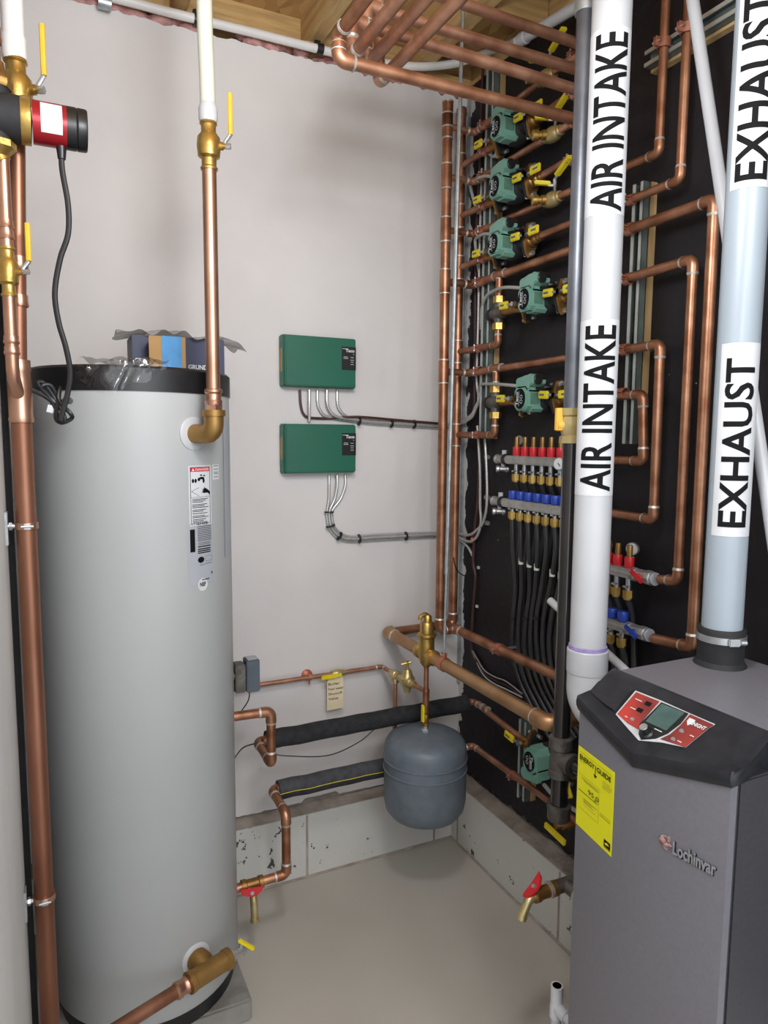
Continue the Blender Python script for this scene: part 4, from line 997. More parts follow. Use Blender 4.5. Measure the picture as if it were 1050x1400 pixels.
mixing('grey mixing valve with brass union nuts left of the fifth pump','copper piece by the fifth pump', (678.6,505.6),(671,552.7),(677.6,594.7), zz['r5'], PZ[4], PY['p5'])
# clamps along the channels
ycl = (SY0+SY1)/2
CG = 'copper clamps on the zone lines'
def lin_z(z0, e, y): return z0+(e.z-z0)*(y-LH.y)/(e.y-LH.y)
cl = [('highest thin line',stub_l[0],Dend),('line behind the second pump',stub_l[1],Bend),('line behind the third pump',stub_l[2],aY)]
for nm, z0, e in cl: clamp((XZ,ycl+.004,lin_z(z0,e,ycl)), (0,1,0), (-1,0,0), rz, 'copper clamp holding the %s to the left channel' % nm, CG, back=.012)
for nm, z in (('pipe into the top pump',(stub_r[0]+zz['p1'])/2),('pipe into the second pump',(stub_r[1]+zz['p2'])/2),('pipe into the third pump',(stub_r[2]+zz['p3'])/2)):
    clamp((XZ,ycl,z), (0,1,0), (-1,0,0), rz, 'copper clamp holding the short %s' % nm, CG, back=.012)
for nm, z, r_ in (('line above the fourth pump',zz['r4'],.0135),('drop below the fourth pump mixing valve',X(681,471,XZ).z,.0118),('line above the fifth pump',zz['r5'],.0125),('drop below the fifth pump mixing valve',X(677.6,594.7,XZ).z,.0118)):
    clamp((XZ,ycl+.012,z), (0,1,0), (-1,0,0), r_, 'copper clamp holding the %s' % nm, CG, back=.012)
ys2 = (S2a+S2b)/2
for nm, z, r_ in (('riser line second from intake',zz['p3'],rz),('line to the farthest right drop',zz['r4'],.0135),('line to the long second-farthest drop',zz['p4'],.0125),('line to the medium-length drop',zz['r5'],.0125),('line to the shortest drop',zz['p5'],.0125)):
    clamp((XZ,ys2+.01,z), (0,1,0), (-1,0,0), r_, 'copper clamp right of the intake pipe on the %s' % nm, CG, back=.012)
for nm, e, z0 in (('highest thin line',Dend,stub_l[0]),('line behind the second pump',Bend,stub_l[1])):
    clamp((XZ,S4-.02,lin_z(z0,e,S4)), (0,1,0), (-1,0,0), rz, 'copper clamp beside the gas pipe on the %s' % nm, CG, back=.012)
for nm, z in (('line leaving the top pump',zz['p1']),('line leaving the second pump',zz['p2'])):
    clamp((XZ,S4-.02,z), (0,1,0), (-1,0,0), rz, 'copper clamp beside the gas pipe on the %s' % nm, CG, back=.012)
clamp((XZ,aY.y,S3z), (0,0,1), (-1,0,0), rz*1.25, 'wide copper clamp on the left riser at the level ceiling channel', CG, back=.012)
clamp((XZ,bY.y,S3z), (0,0,1), (-1,0,0), rz*1.25, 'wide copper clamp on the right riser at the level ceiling channel', CG, back=.012)
# hanger rod down to the main
rb = X(607,905,MX); rt = V((rb.x+.012,rb.y,JZ))
pt = PL(633,17,(0,rb.y,0),V((0,1,0)))
t = thing('hanger_rod', 'long thin galvanised rod hanging from the ceiling to the thick main', 'rod', rb)
MB().cyl(rb+V((0,0,.02)), V((pt.x,rb.y,pt.z+.05)), .0042, n=10).build('rod', 'galv', t)
zc = Y(611,785,rb.y).z
MB().cyl(V((rb.x+(pt.x-rb.x)*.12,rb.y,zc)), V((pt.x,rb.y,pt.z+.05)), .006, n=10).build('sleeve', 'galv', t)
clamp((MX,rb.y,zm), (0,1,0), (0,0,1), .0206, 'copper split-ring clamp on the thick main under the hanger rod', 'copper clamps on the mains', back=0)
q = X(683,893,UMx); clamp((UMx,q.y,um_z), (0,1,0), (-1,0,0), rh, 'copper clamp on the upper main below the black tubing', 'copper clamps on the mains', back=.07)
# corner strip
struct(MB().box((.050,.044,1.75),(.012,.012,2.25)), 'trim_%d'%k, 'galv'); k += 1
# ================================================================ air separator, expansion tank, feed line
SPy = -.292
def sz(py): return Y(583,py,SPy).z
SP = V((MX,SPy,0))
t = thing('air_separator', 'tall brass air separator with a vent cap on the thick main', 'air separator', (MX,SPy,sz(912)))
MB().lathe([(0,sz(911)),(.012,sz(911)),(.022,sz(906)),(.0265,sz(898)),(.0265,sz(872)),(.031,sz(870)),(.0325,sz(868)),(.031,sz(866)),(.0235,sz(864.5)),(.0235,sz(852)),(.02,sz(850)),(0,sz(850))], (MX,SPy,0), (0,0,1), 32).build('separator_body', 'brass', t)
MB().lathe([(0,-.052),(.0265,-.052),(.0265,-.036),(.022,-.03),(.022,.03),(.0265,.036),(.0265,.052),(0,.052)], (MX,SPy,zm), (0,1,0), 24).build('port', 'brass', t)
zc = sz(850)
MB().lathe([(0,0),(.015,0),(.0145,.02),(.010,.026),(0,.028)], (MX+.002,SPy,zc-.002), (0,0,1), 18).tube(fillet([(MX+.008,SPy,zc+.014),(MX-.006,SPy,zc+.027),(MX-.026,SPy,zc+.022),(MX-.028,SPy,zc+.01)],.01), .0075, 10).build('vent_cap', 'brass', t)
ETz = sz(996)
t = thing('copper_pipe', 'short upright copper pipe linking the air separator and the expansion tank', 'pipe', (MX,SPy,sz(985)))
MB().cyl((MX,SPy,sz(950)),(MX,SPy,sz(908)), .0085, n=16).build('tubing', 'copper', t)
MB().lathe([(.0085,sz(968)),(.011,sz(968)),(.0115,sz(962)),(.0115,sz(946)),(.0125,sz(944)),(.011,sz(942)),(.0085,sz(942))], (MX,SPy,0), (0,0,1), 16).build('tee', 'copper', t)
MB().cyl((MX,SPy,sz(975)),(MX,SPy,sz(966)), .009, n=14).build('lower_tubing', 'copper', t)
z0, z1 = sz(987), sz(968)
t = thing('ball_valve', 'little brass valve with yellow lever right on top of the expansion tank', 'valve', (MX,SPy,z0))
MB().lathe([(0,0),(.012,0),(.012,.008),(.0085,.01),(.0115,.018),(.013,.026),(.0115,.034),(.009,.04),(.011,.044),(.011,.05),(0,.05)], (MX,SPy,z0-.012), (0,0,1), 14).build('valve_body', 'brass_dark', t)
lv = MB().cyl((MX,SPy,z0+.014),(MX-.016,SPy-.01,z0+.014), .005, n=10).build('stem', 'brass_dark', t)
MB().box((MX-.018,SPy-.012,z0+.038), (.007,.016,.06), bev=.002).build('lever', 'yellow', lv)
t = thing('expansion_tank', 'round grey expansion tank hanging in front of the corner', 'tank', (MX,SPy,.3))
er_ = .142; zt0 = ETz-.012; zb0 = .312
prof = [(0,zb0-.012),(.05,zb0-.010),(.09,zb0),(.12,zb0+.016),(.136,zb0+.038),(er_,zb0+.07)]
zs = Y(583,1071,-.434).z
prof += [(er_,zs-.020),(er_+.0035,zs-.018),(er_+.0035,zs-.016),(er_,zs-.014),(er_,zs+.016),(er_+.0035,zs+.018),(er_+.0035,zs+.020),(er_,zs+.022),(er_,zt0-.052),(.139,zt0-.036),(.130,zt0-.021),(.112,zt0-.010),(.085,zt0-.003),(.05,zt0+.002),(0,zt0+.005)]
MB().lathe(prof, (MX,SPy,0), (0,0,1), 64).build('shell', 'exp_tank', t)
MB().lathe([(0,0),(.016,0),(.016,.008),(.011,.012),(.011,.03),(0,.03)], (MX,SPy,zt0+.002), (0,0,1), 6).build('neck', 'galv', t)
# feed line
FY = .02; fz = Y(440,923.5,FY).z; fxe = Y(522,911,FY).x
root = pipe_run('copper_feed_pipe', 'thin dark copper feed pipe running level along the back wall', 'pipe', [(-1.0,FY,fz),(fxe,FY,fz),(fxe+.002,FY-.07,fz+.001)], .008, 'copper_dark', er=.016)
xh = Y(423,922,FY).x
t = thing('bell_hanger', 'round copper bell hanger fixing the feed pipe to the back wall', 'hanger', (xh,WY,fz-.02))
MB().lathe([(0,0),(.021,0),(.0205,.006),(.012,.014),(0,.016)], (xh,WY,fz), (0,-1,0), 20).lathe([(.0082,-.006),(.0115,-.006),(.0115,.006),(.0082,.006)], (xh,FY,fz), (1,0,0), 16).cyl((xh,FY,fz-.012),(xh,FY,fz-.026),.003,n=8).build('hanger_body', 'copper_red', t)
xv = Y(455,919,FY).x
t = thing('ball_valve', 'feed shutoff ball valve with level yellow lever, carrying a paper tag', 'valve', (xv,FY,fz-.012))
MB().lathe([(0,-.026),(.012,-.026),(.0125,-.014),(.015,-.006),(.015,.006),(.0125,.014),(.012,.026),(0,.026)], (xv+.02,FY,fz), (1,0,0), 16).cyl((xv+.02,FY,fz),(xv+.02,FY-.02,fz),.008,n=12).build('valve_body', 'brass_pale', t)
MB().box((xv-.022,FY-.022,fz-.002),(.06,.006,.016),bev=.002).box((xv+.015,FY-.022,fz),(.022,.004,.012)).build('lever', 'yellow', t)
tg = Y(458,947,FY-.012)
t = thing('paper_tag', 'buff paper tag with handwriting hanging from the feed shutoff valve', 'tag', (tg.x,tg.y,tg.z-.06))
x0_, x1_ = Y(447,947,FY-.012).x, Y(469.5,947,FY-.012).x; z1_, z0_ = Y(458,925,FY-.012).z, Y(458,970,FY-.012).z
b = MB().prism([(x0_+.012,z1_),(x1_-.006,z1_-.002),(x1_,z1_-.012),(x1_,z0_+.002),(x0_,z0_),(x0_+.001,z1_-.014)], (0,FY-.012,0), (1,0,0),(0,0,1),(0,.0006,0)).build('card', 'manila', t)
bb = MB()
for i,(s,w_) in enumerate((('Boiler',.7),('Feed water',.92),('Shutoff',.85),('Valve',.6))):
    w_ *= (x1_-x0_); text_on(bb, s, (x0_+.005+w_/2, FY-.0125, z1_-.026-i*.0185), (1,0,.0),(0,0,1), w_, .0095, (0,-1,0), .0)
bb.build('lettering', 'ink', b)
MB().tube(smooth_path([(x0_+.03,FY-.013,z1_-.004),(x0_+.034,FY-.02,z1_+.012),(xv+.02,FY-.018,fz-.012)]), .001, 6).build('string', 'paper', t)
# pressure-reducing valve and its tee
pa = V((fxe+.003,FY-.075,fz)); pb = V((MX-.002,SPy+.012,sz(945)))
du = (pb-pa).normalized(); side2 = du.cross(V((0,0,1))).normalized()
t = thing('pressure_reducing_valve', 'bell-shaped bronze pressure reducing valve feeding the expansion tank line', 'valve', pa+du*.11-V((0,0,.04)))
c = pa+du*.115
MB().lathe([(0,-.05),(.0145,-.05),(.0145,-.03),(.018,-.028),(.022,-.01),(.022,.01),(.018,.026),(.014,.03),(.014,.045),(0,.045)], c, du, 14).lathe([(0,-.04),(.011,-.04),(.013,-.03),(.022,-.014),(.025,0),(.027,.008),(.027,.013),(.021,.018),(.016,.034),(.012,.044),(0,.046)], c, (0,0,1), 20).build('valve_body', 'brass_pale', t)
MB().cyl(c+V((0,0,.04)), c+V((0,0,.074)), .005, n=10).cyl(c+V((-.02,.008,.062)), c+V((.012,-.004,.07)), .0045, n=8).build('adjusting_screw', 'brass', t)
c2 = pa+du*.03
MB().lathe([(0,-.028),(.015,-.028),(.015,-.012),(.0175,-.01),(.0175,.01),(.015,.012),(.015,.03),(0,.03)], c2, du, 8).cyl(c2, c2-V((0,0,.03)), .0135, n=14).build('inlet_tee', 'brass_pale', t)
MB().cyl(c+du*.04, pb+du*.004, .008, n=14).build('outlet_pipe', 'copper', t)
t = pipe_run('copper_drop', 'thin copper drop from the feed tee passing behind the upper black insulation', 'pipe', [c2-V((0,0,.028)), c2-V((0,0,.235))], .008, 'copper_dark')
# aquastat on the tank flank
qx0, qx1 = Y(335,925,-.31).x, Y(353,925,-.31).x; qz0, qz1 = Y(345,947,-.31).z, Y(345,903,-.31).z
t = thing('aquastat', 'grey aquastat box fixed on the right flank of the storage tank', 'control', ((qx0+qx1)/2,-.30,qz0))
MB().box(((qx0+qx1)/2+.006,-.285,(qz0+qz1)/2),(qx1-qx0,.05,qz1-qz0),bev=.003).build('cover', 'aqua', t)
MB().box(((qx0+qx1)/2+.006,-.285,qz1+.0008),(.03,.035,.0016)).build('top_label', 'label_grey', t)
MB().box((qx0-.012,-.285,(qz0+qz1)/2-.004),(.03,.045,(qz1-qz0)*.86),bev=.002).cyl((qx0-.05,-.285,(qz0+qz1)/2),(qx0-.02,-.285,(qz0+qz1)/2),.013).build('mounting_well', 'iron', t)
MB().tube(smooth_path([(qx0+.02,-.285,qz0+.004),(qx0+.018,-.28,qz0-.03),(qx0+.004,-.27,qz0-.06),(qx0-.02,-.27,qz0-.085)]), .0018, 6).build('lead', 'black', t)
# insulated pipes and tank side connections
IY = -.15
za, zb2 = Y(500,987,IY).z, Y(450,1063,IY).z
xa_, xb_ = Y(352,1026,IY).x, Y(372,1085,IY).x
NY = -.299
z_top = Y(366,975,NY).z; z_bot = Y(391,1195,NY).z
def foam(label, x0, x1, z, r, mt, seam=False):
    t = thing('insulated_pipe', label, 'pipe', (x0,IY,z))
    N = 14; P_ = [V((x0+(x1-x0)*i/N, IY+.0015*math.sin(i*1.7), z+.0015*math.sin(i*2.3))) for i in range(N+1)]
    b = MB(); b.tube(P_, r, 22); b.build('foam_sleeve', mt, t)
    if seam:
        MB().tube([p+V((0,-r*.985,-r*.30)) for p in P_], .0013, 6).build('seam', 'yellow', t)
        MB().tube([p+V((0,-r*.50,-r*.60)) for p in P_], r*.6, 12).build('inner_sleeve', 'foam', t)
    return t
foam('black foam-insulated pipe behind the expansion tank, the upper of two', xa_+.03, -.035, za, .031, 'foam')
foam('grey foam-insulated pipe with yellow seam, the lower of two', xb_+.02, -.05, zb2, .027, 'foam_grey', True)
pipe_run('copper_pipe', 'copper pipe leaving the tank flank, dropping and bending back to the upper insulation', 'pipe', [(T.x+TR-.02,NY,z_top+.008),(xa_+.003,NY,z_top+.004),(xa_+.003,NY,za-.01),(xa_,IY,za),(xa_+.06,IY,za)], .0143, 'copper', er=.022)
pipe_run('copper_pipe', 'copper pipe from the lower insulation dropping to the red-handled drain on the tank', 'pipe', [(xb_+.05,IY,zb2),(xb_,IY,zb2),(xb_,NY,zb2-.008),(xb_,NY,z_bot),(T.x+TR-.02,NY,z_bot-.004)], .0143, 'copper', er=.022)
xd_ = Y(345,1212,NY).x
def red_drain(label, c, ax, out, loc_name='drain_valve'):
    """tee body along ax with a hose spout along out and a red wing handle"""
    c = V(c); a = V(ax).normalized(); o = V(out).normalized()
    t = thing(loc_name, label, 'valve', c+o*.06)
    MB().lathe([(0,-.034),(.0195,-.034),(.0195,-.02),(.0165,-.018),(.0165,.018),(.0195,.02),(.0195,.034),(0,.034)], c, a, 18).build('tee', 'brass_dark', t)
    MB().tube(fillet([c, c+o*.05, c+o*.05+V((0,0,-.035))+o*.02], .02), .0115, 14).lathe([(0,0),(.0135,0),(.0135,.012),(.011,.013),(0,.013)], c+o*.068+V((0,0,-.033)), o*.45+V((0,0,-1)), 14).build('spout', 'brass_pale', t)
    h = c+o*.03+V((0,0,.006)); s = o.cross(V((0,0,1))).normalized(); 
    if s.length < .5: s = a
    n_ = -_f
    n_ = (o*.5+V((0,0,.6))).normalized() if abs(o.z) < .5 else V((-.3,-1,.2)).normalized()
    w = n_.cross(a).normalized(); aa = w.cross(n_).normalized()
    h = c+n_*.026+o*.012
    hd = MB().prism([(-.036,.012),(-.03,-.004),(-.014,-.010),(0,-.013),(.014,-.010),(.03,.002),(.036,.018),(.026,.017),(.012,.012),(0,.013),(-.012,.012),(-.028,.016)], h, aa, w, n_*.008, .002).cyl(h-n_*.02, h, .008, n=10).build('wing_handle', 'red', t)
    MB().hexa(h+n_*.006, h+n_*.012, .006).build('nut', 'steel', hd)
    return t
red_drain('brass drain valve with red wing handle beside the tank foot', (xd_,NY,z_bot-.002), (1,0,0), (0,-.35,-1))
# thin black leads
solo(MB().tube(smooth_path([(xa_+.03,IY-.02,za-.036),(xa_+.1,IY-.03,za-.055),(-.6,IY-.02,za-.085),(-.48,IY,za-.07),(-.42,IY,za-.035)]), .0018, 6), 'sensor_lead', 'black', 'thin black lead sagging below the upper black insulation', 'wire')
solo(MB().tube(smooth_path([(T.x+TR,NY+.01,za+.005),(xa_-.05,IY,za-.012),(xa_+.0,IY,za+.0),(xa_+.05,IY,za+.036)]), .0022, 6), 'sensor_lead', 'black', 'thin black lead from the tank to the end of the upper black insulation', 'wire')
# low lines on the right wall
lo1, lo2 = za+.003, zb2+.003
pipe_run('copper_line', 'copper line from the upper insulation into the lowest green pump', 'pipe', [(-.05,IY,za),(XZ,IY,lo1),(XZ,PY['p6']+HL+VB-.012,PZ[5])], .0112, 'copper_dark', er=.02, joints=[((XZ,X(657,977,XZ).y,lo1),(0,1,0)),((XZ,X(664,981,XZ).y,lo1),(0,1,0))], joint_len=.024)
pipe_run('copper_line', 'copper line leaving the lowest green pump behind the gas pipe', 'pipe', [(XZ,PY['p6']-HL-VB+.012,PZ[5]),(XZ,-1.25,PZ[5])], .0112, 'copper_dark')
pipe_run('copper_line', 'lowest copper line on the black wall, under the upside-down pump', 'pipe', [(-.07,IY,zb2),(XZ,IY,lo2),(XZ,-1.25,lo2)], .0112, 'copper_dark', er=.02)
for (px,py,z,nm) in ((702,1004,PZ[5],'line into the lowest pump'),(700,1062,lo2,'lowest line')):
    clamp((XZ,X(px,py,XZ).y-.012,z), (0,1,0), (-1,0,0), .0112, 'copper clamp at the short channel on the %s' % nm, 'copper clamps near the floor', back=.012)
q = X(771,1127,XZ-.03)
t = thing('drain_valve', 'brass drain valve with yellow lever under the black gas pipe cap', 'valve', q-V((0,0,.03)))
MB().lathe([(0,-.034),(.013,-.034),(.017,-.026),(.017,.006),(.012,.01),(.012,.03),(0,.03)], q, (-1,.25,0), 12).cyl(q+V((.02,0,0)),V((XZ,q.y,lo2)),.011,n=12).build('valve_body', 'brass_dark', t)
MB().box(q+V((-.034,.0,-.022)), (.012,.095,.02), Matrix.Rotation(.12,3,'X'), .003).build('lever', 'yellow', t)
# ================================================================ floor-heating rails
def rail(label, lx, ly, y0, y1, z, x, loops, colour, r=.0155, gauge=None, end_valve=False, nuts=True, nut_drop=.055, ball=None):
    t = thing('manifold', label, 'manifold', (x,(y0+y1)/2,z-.03))
    b = MB().cyl((x,y0-.035,z),(x,y1,z), r, n=24); b.box((x,(y0-.05+y1)/2,z),(r*1.85,abs(y1-y0)-.06,r*1.75),bev=.003).build('rail_body', 'nickel', t)
    MB().cyl((x,y0,z),(x,y0-.04,z), r*1.0, n=20).lathe([(.0,0),(r*1.12,0),(r*1.12,.008),(r*.9,.012),(0,.012)], (x,y0,z), (0,1,0), 20).build('end_fitting', 'nickel', t)
    MB().lathe([(0,-.0065),(r*1.28,-.0065),(r*1.28,.0065),(0,.0065)], (x,y0-.045,z), (0,1,0), 20).lathe([(0,0),(.0065,0),(.0065,.07),(0,.07)], (x,y0-.045,z), (1,0,0), 8).build('bracket', 'black', t)
    MB().cyl((x,y0-.032,z+r*.8),(x,y0-.032,z+r+.016),.0085,n=8).build('vent_screw', 'white', t)
    MB().cyl((x,y0-.028,z-r*.8),(x,y0-.028,z-r-.014),.008,n=10).lathe([(0,-.012),(.012,-.012),(.013,-.004),(.010,.0),(.010,.02),(.0125,.022),(.0125,.03),(0,.03)], (x-.012,y0-.024,z-r-.018), (1,-.5,0), 12).build('drain_knob', 'steel', t)
    for y in loops:
        if colour == 'red':
            c_ = MB().lathe([(0,r*.9),(.0125,r*.9),(.0125,.016),(.0135,.018),(.0135,.042),(.0125,.045),(0,.045)], (x,y,z), (0,0,1), 16).build('flow_cap', 'red', t)
            MB().lathe([(0,.044),(.0078,.044),(.0078,.074),(.0068,.077),(0,.077)], (x,y,z), (0,0,1), 14).build('sight_glass', 'bronze', c_)
        else:
            MB().lathe([(0,r*.9),(.010,r*.9),(.010,.018),(0,.018)], (x,y,z), (0,0,1), 12).lathe([(0,.017),(.0145,.017),(.0155,.02),(.0155,.04),(.014,.043),(0,.043)], (x,y,z), (0,0,1), 10).build('cap', 'blue', t)
        MB().cyl((x,y,z-r*.8),(x,y,z-nut_drop+.006),.0075,n=12).box((x-.009,y,z-nut_drop+.018),(.012,.012,.005)).build('outlet', 'steel', t)
        MB().hexa((x,y,z-nut_drop+.008),(x,y,z-nut_drop-.014),.0145).cyl((x,y,z-nut_drop-.013),(x,y,z-nut_drop-.019),.011,n=14).build('compression_nut', 'brass', t)
    if gauge is not None:
        g = MB().lathe([(0,0),(.019,0),(.0195,.002),(.0195,.012),(.017,.013),(0,.012)], (x-r*1.2,gauge,z-.004), (-1,-.35,.05), 28).build('gauge', 'nickel', t)
        d_ = V((-1,-.35,.05)).normalized(); gc = V((x-r*1.2,gauge,z-.004))
        MB().lathe([(0,.0135),(.0168,.0135),(.0168,.014),(0,.014)], gc, d_, 28).build('dial', 'paper', g)
        MB().box(gc+d_*.0145,(.001,.018,.002),Matrix.Rotation(.7,3,'X')).build('pointer', 'ink', g)
    if ball:
        MB().lathe([(0,0),(r*1.25,0),(r*1.25,.012),(r*1.0,.014),(r*1.15,.026),(r*1.15,.046),(r*1.3,.05),(r*1.3,.066),(r*1.1,.068),(r*1.1,.074),(0,.074)], (x,y1+.004,z), (0,-1,0), 8).build('end_valve', 'nickel', t)
        MB().lathe([(0,.074),(r*1.12,.074),(r*1.12,.079),(0,.079)], (x,y1+.004,z), (0,-1,0), 20).build('seal', 'label_grey', t)
        h = V((x-r*1.7,y1-.032,z+.002)); MB().box(h,(.008,.05,.014),Matrix.Rotation(.5,3,'X'),.003).cyl(h,(x,h.y,z),.007,n=10).build('handle', ball, t)
    return t
RX, BX_ = -.0, -.03
red_y = [X(px,622,RX).y for px in (706.5,717.8,729.4,741.5,753.7,766.7)]; red_y.append(red_y[-1]*2-red_y[-2])
ry0, rz_ = X(682,625,RX).y, X(727,630,RX).z
rail('red-capped flow meter rail on the black wall left of the gas pipe', 0,0, ry0, red_y[-1]-.05, rz_, RX, red_y, 'red', gauge=X(763,632,RX-.03).y)
blue_y = [X(px,691,BX_).y for px in (701,711.8,723,735,747,759.6,771.5)]
by0, bz_ = X(677,685.5,BX_).y, X(723,691.5,BX_).z
rail('blue-capped return rail below the red flow meters left of the gas pipe', 0,0, by0, blue_y[-1]-.05, bz_, BX_, blue_y, 'blue', nut_drop=.035)
f2z = X(850,781,XZ).z; r2y = [X(px,780,XZ).y for px in (815,832,844,860)]
rail('short red-capped rail between the intake and exhaust pipes', 0,0, r2y[0]+.06, r2y[-1]-.02, f2z, XZ, r2y, 'red', ball='red')
b2z = X(850,856,XZ).z; b2y = [X(px,852,XZ).y for px in (820,836,851)]
rail('short blue-capped rail between the intake and exhaust pipes', 0,0, b2y[0]+.06, b2y[-1]-.025, b2z, XZ, b2y, 'blue', nut_drop=.04, ball='blue')
for (px,py,lb) in ((697,612,None),(830,745,'left'),(866,750,'right')):
    if lb:
        c = X(px,py,.03); t = thing('thermometer', 'round white thermometer, %s one above the short red rail' % lb, 'thermometer', c)
        MB().lathe([(0,0),(.018,0),(.018,.01),(0,.01)], c, (-1,-.4,0), 24).build('case', 'nickel', t)
        MB().lathe([(0,.0102),(.0155,.0102),(.0155,.0108),(0,.0108)], c, (-1,-.4,0), 24).build('dial', 'paper', t)
    else:
        c = X(711.5,602,.03); t = thing('thermometer', 'round thermometer peeking out behind the first red flow meter', 'thermometer', c)
        MB().lathe([(0,0),(.016,0),(.016,.01),(0,.01)], c, (-1,-.4,0), 24).build('case', 'nickel', t)
# black tubing loops
TG = 'black heating tubes below the rails'
ordn = ('first','second','third','fourth','fifth','sixth','seventh')
low = [(699,705,711,718),(704,711,718,726),(712,718,725,734),(722,727,734,742),(733,738,744,751),(741,747,753,760),(752,757,762,768)]
for i in range(7):
    y = blue_y[i]; x_ = BX_
    pts = [V((x_,y,bz_-.05)), V((x_+.004,y-.002,bz_-.14))]
    w = (3.0,1.2,2.2,-.6,-3.,-2.5,-1)[i]
    pts += [X(702+10.2*i+w, 800+i*2, .0), X(699.5+9.2*i+w*.8, 845, .01), X(701+8.3*i, 885, .014), X(709+8.0*i, 925, .022), X(727+8.2*i, 965, .026), X(752+9*i, 1010, .027)]
    t = thing('heating_tube', '%s black heating tube from the corner under the blue caps' % ordn[i], 'tube', pts[-1], group=TG)
    MB().tube(smooth_path(pts), .0082, 12).build('tubing', 'pex_black', t)
    if i in (1,2,3,5,6):
        q = pts[1]+(pts[2]-pts[1])*(.32+.03*i); MB().tube([q-V((0,0,.011)), q+V((0,0,.011))], .0092, 12).build('loop_label', 'pex', t)
    if i in (0,2,4): q = pts[3]; MB().tube([q-V((0,0,.003)), q+V((0,0,.003))], .0135, 10).build('cable_tie', 'black', t)
for i in range(7):
    y = red_y[i]; x_ = RX
    pts = [V((x_,y,rz_-.07)), V((x_+.02,y+.004,rz_-.12)), V((x_+.034,y+.004,bz_)), X(708+10.2*i, 770, .042), X(706+9.6*i, 835, .045), X(707+8.6*i, 880, .0455), X(716+8.3*i, 925, .0455), X(736+8.6*i, 965, .0455), X(762+9*i, 1010, .0455)]
    t = thing('heating_tube', '%s black heating tube from the corner under the red flow meters' % ordn[i], 'tube', pts[-1], group=TG)
    MB().tube(smooth_path(pts), .0082, 12).build('tubing', 'pex_black', t)
for nm, ys_, z_, dx in (('red rail',r2y,f2z-.07,.0),('blue rail',b2y,b2z-.055,-.01)):
    for i, y in enumerate(ys_):
        pts = [V((XZ,y,z_)),V((XZ+.02,y,z_-.06)),V((XZ+.03+dx,y-.004,z_-.2)),V((XZ+.03+dx,y-.03,z_-.5))]
        t = thing('heating_tube', '%s black heating tube from the left under the short %s' % (ordn[i], nm), 'tube', pts[-1], group=TG)
        MB().tube(smooth_path(pts), .0082, 12).build('tubing', 'pex_black', t)
# ================================================================ gas pipe
GX, GY = -.3, -.998
def gz(py): return Y(775,py,GY).z
t = thing('gas_pipe', 'tall dark grey steel gas pipe from the ceiling to the brass gas valve', 'pipe', (GX,GY,gz(562)))
MB().cyl((GX,GY,gz(562)),(GX,GY,gz(10)),.0215,n=24).build('tubing', 'grey_pipe', t)
MB().lathe([(0,0),(.026,0),(.027,.006),(.027,.06),(.022,.064),(.022,.3),(0,.3)], (GX,GY,gz(10)), (0,0,1), 24).build('coupling', 'galv', t)
z0, z1 = gz(606), gz(558)
t = thing('gas_valve', 'brass gas valve with stubby yellow handle on the vertical gas pipe', 'valve', (GX,GY,z0))
h_ = z1-z0
MB().lathe([(0,0),(.029,0),(.029,h_*.2),(.024,h_*.23),(.027,h_*.35),(.027,h_*.68),(.024,h_*.76),(.029,h_*.8),(.029,h_),(0,h_)], (GX,GY,z0), (0,0,1), 8).build('valve_body', 'brass_pale', t)
hd = V((-.62,-.55,0)).normalized(); lf = -side
c = V((GX,GY,z0+h_*.52))
MB().cyl(c, c+lf*.034, .011, n=14).build('stem', 'brass', t)
c = c+lf*.024
MB().cyl(c-lf*.004, c+lf*.012, .0145, n=18).tube([c+lf*.006+V((0,0,-.012)), c+lf*.007+V((.0,0,.022)), c+lf*.008+V((0,0,.040))], [.012,.011,.009], 10).build('handle', 'yellow_gas', t)
t = thing('gas_pipe', 'glossy black gas pipe below the brass valve down to a capped tee', 'pipe', (GX,GY,gz(1116)))
MB().cyl((GX,GY,gz(1008)),(GX,GY,gz(604)),.0207,n=24).cyl((GX,GY,gz(1098)),(GX,GY,gz(1055)),.0215,n=24).build('tubing', 'black_iron', t)
te = gz(1034)
MB().lathe([(0,gz(1058)-te),(.029,gz(1058)-te),(.029,gz(1050)-te),(.0255,gz(1049)-te),(.0255,gz(1022)-te),(.03,gz(1020)-te),(.03,gz(1006)-te),(.022,gz(1004)-te),(0,gz(1004)-te)], (GX,GY,te), (0,0,1), 22).lathe([(0,0),(.024,0),(.024,.038),(.028,.04),(.028,.05),(0,.05)], (GX,GY,te), (0,-1,0), 20).build('tee', 'iron', t)
MB().cyl((GX,GY,te),(GX,-1.29,te),.0165,n=18).build('branch', 'black_iron', t)
MB().lathe([(0,0),(.026,0),(.029,.006),(.029,.03),(.031,.031),(.031,.04),(.022,.042),(0,.042)], (GX,GY,gz(1117)), (0,0,1), 12).build('drip_cap', 'iron', t)
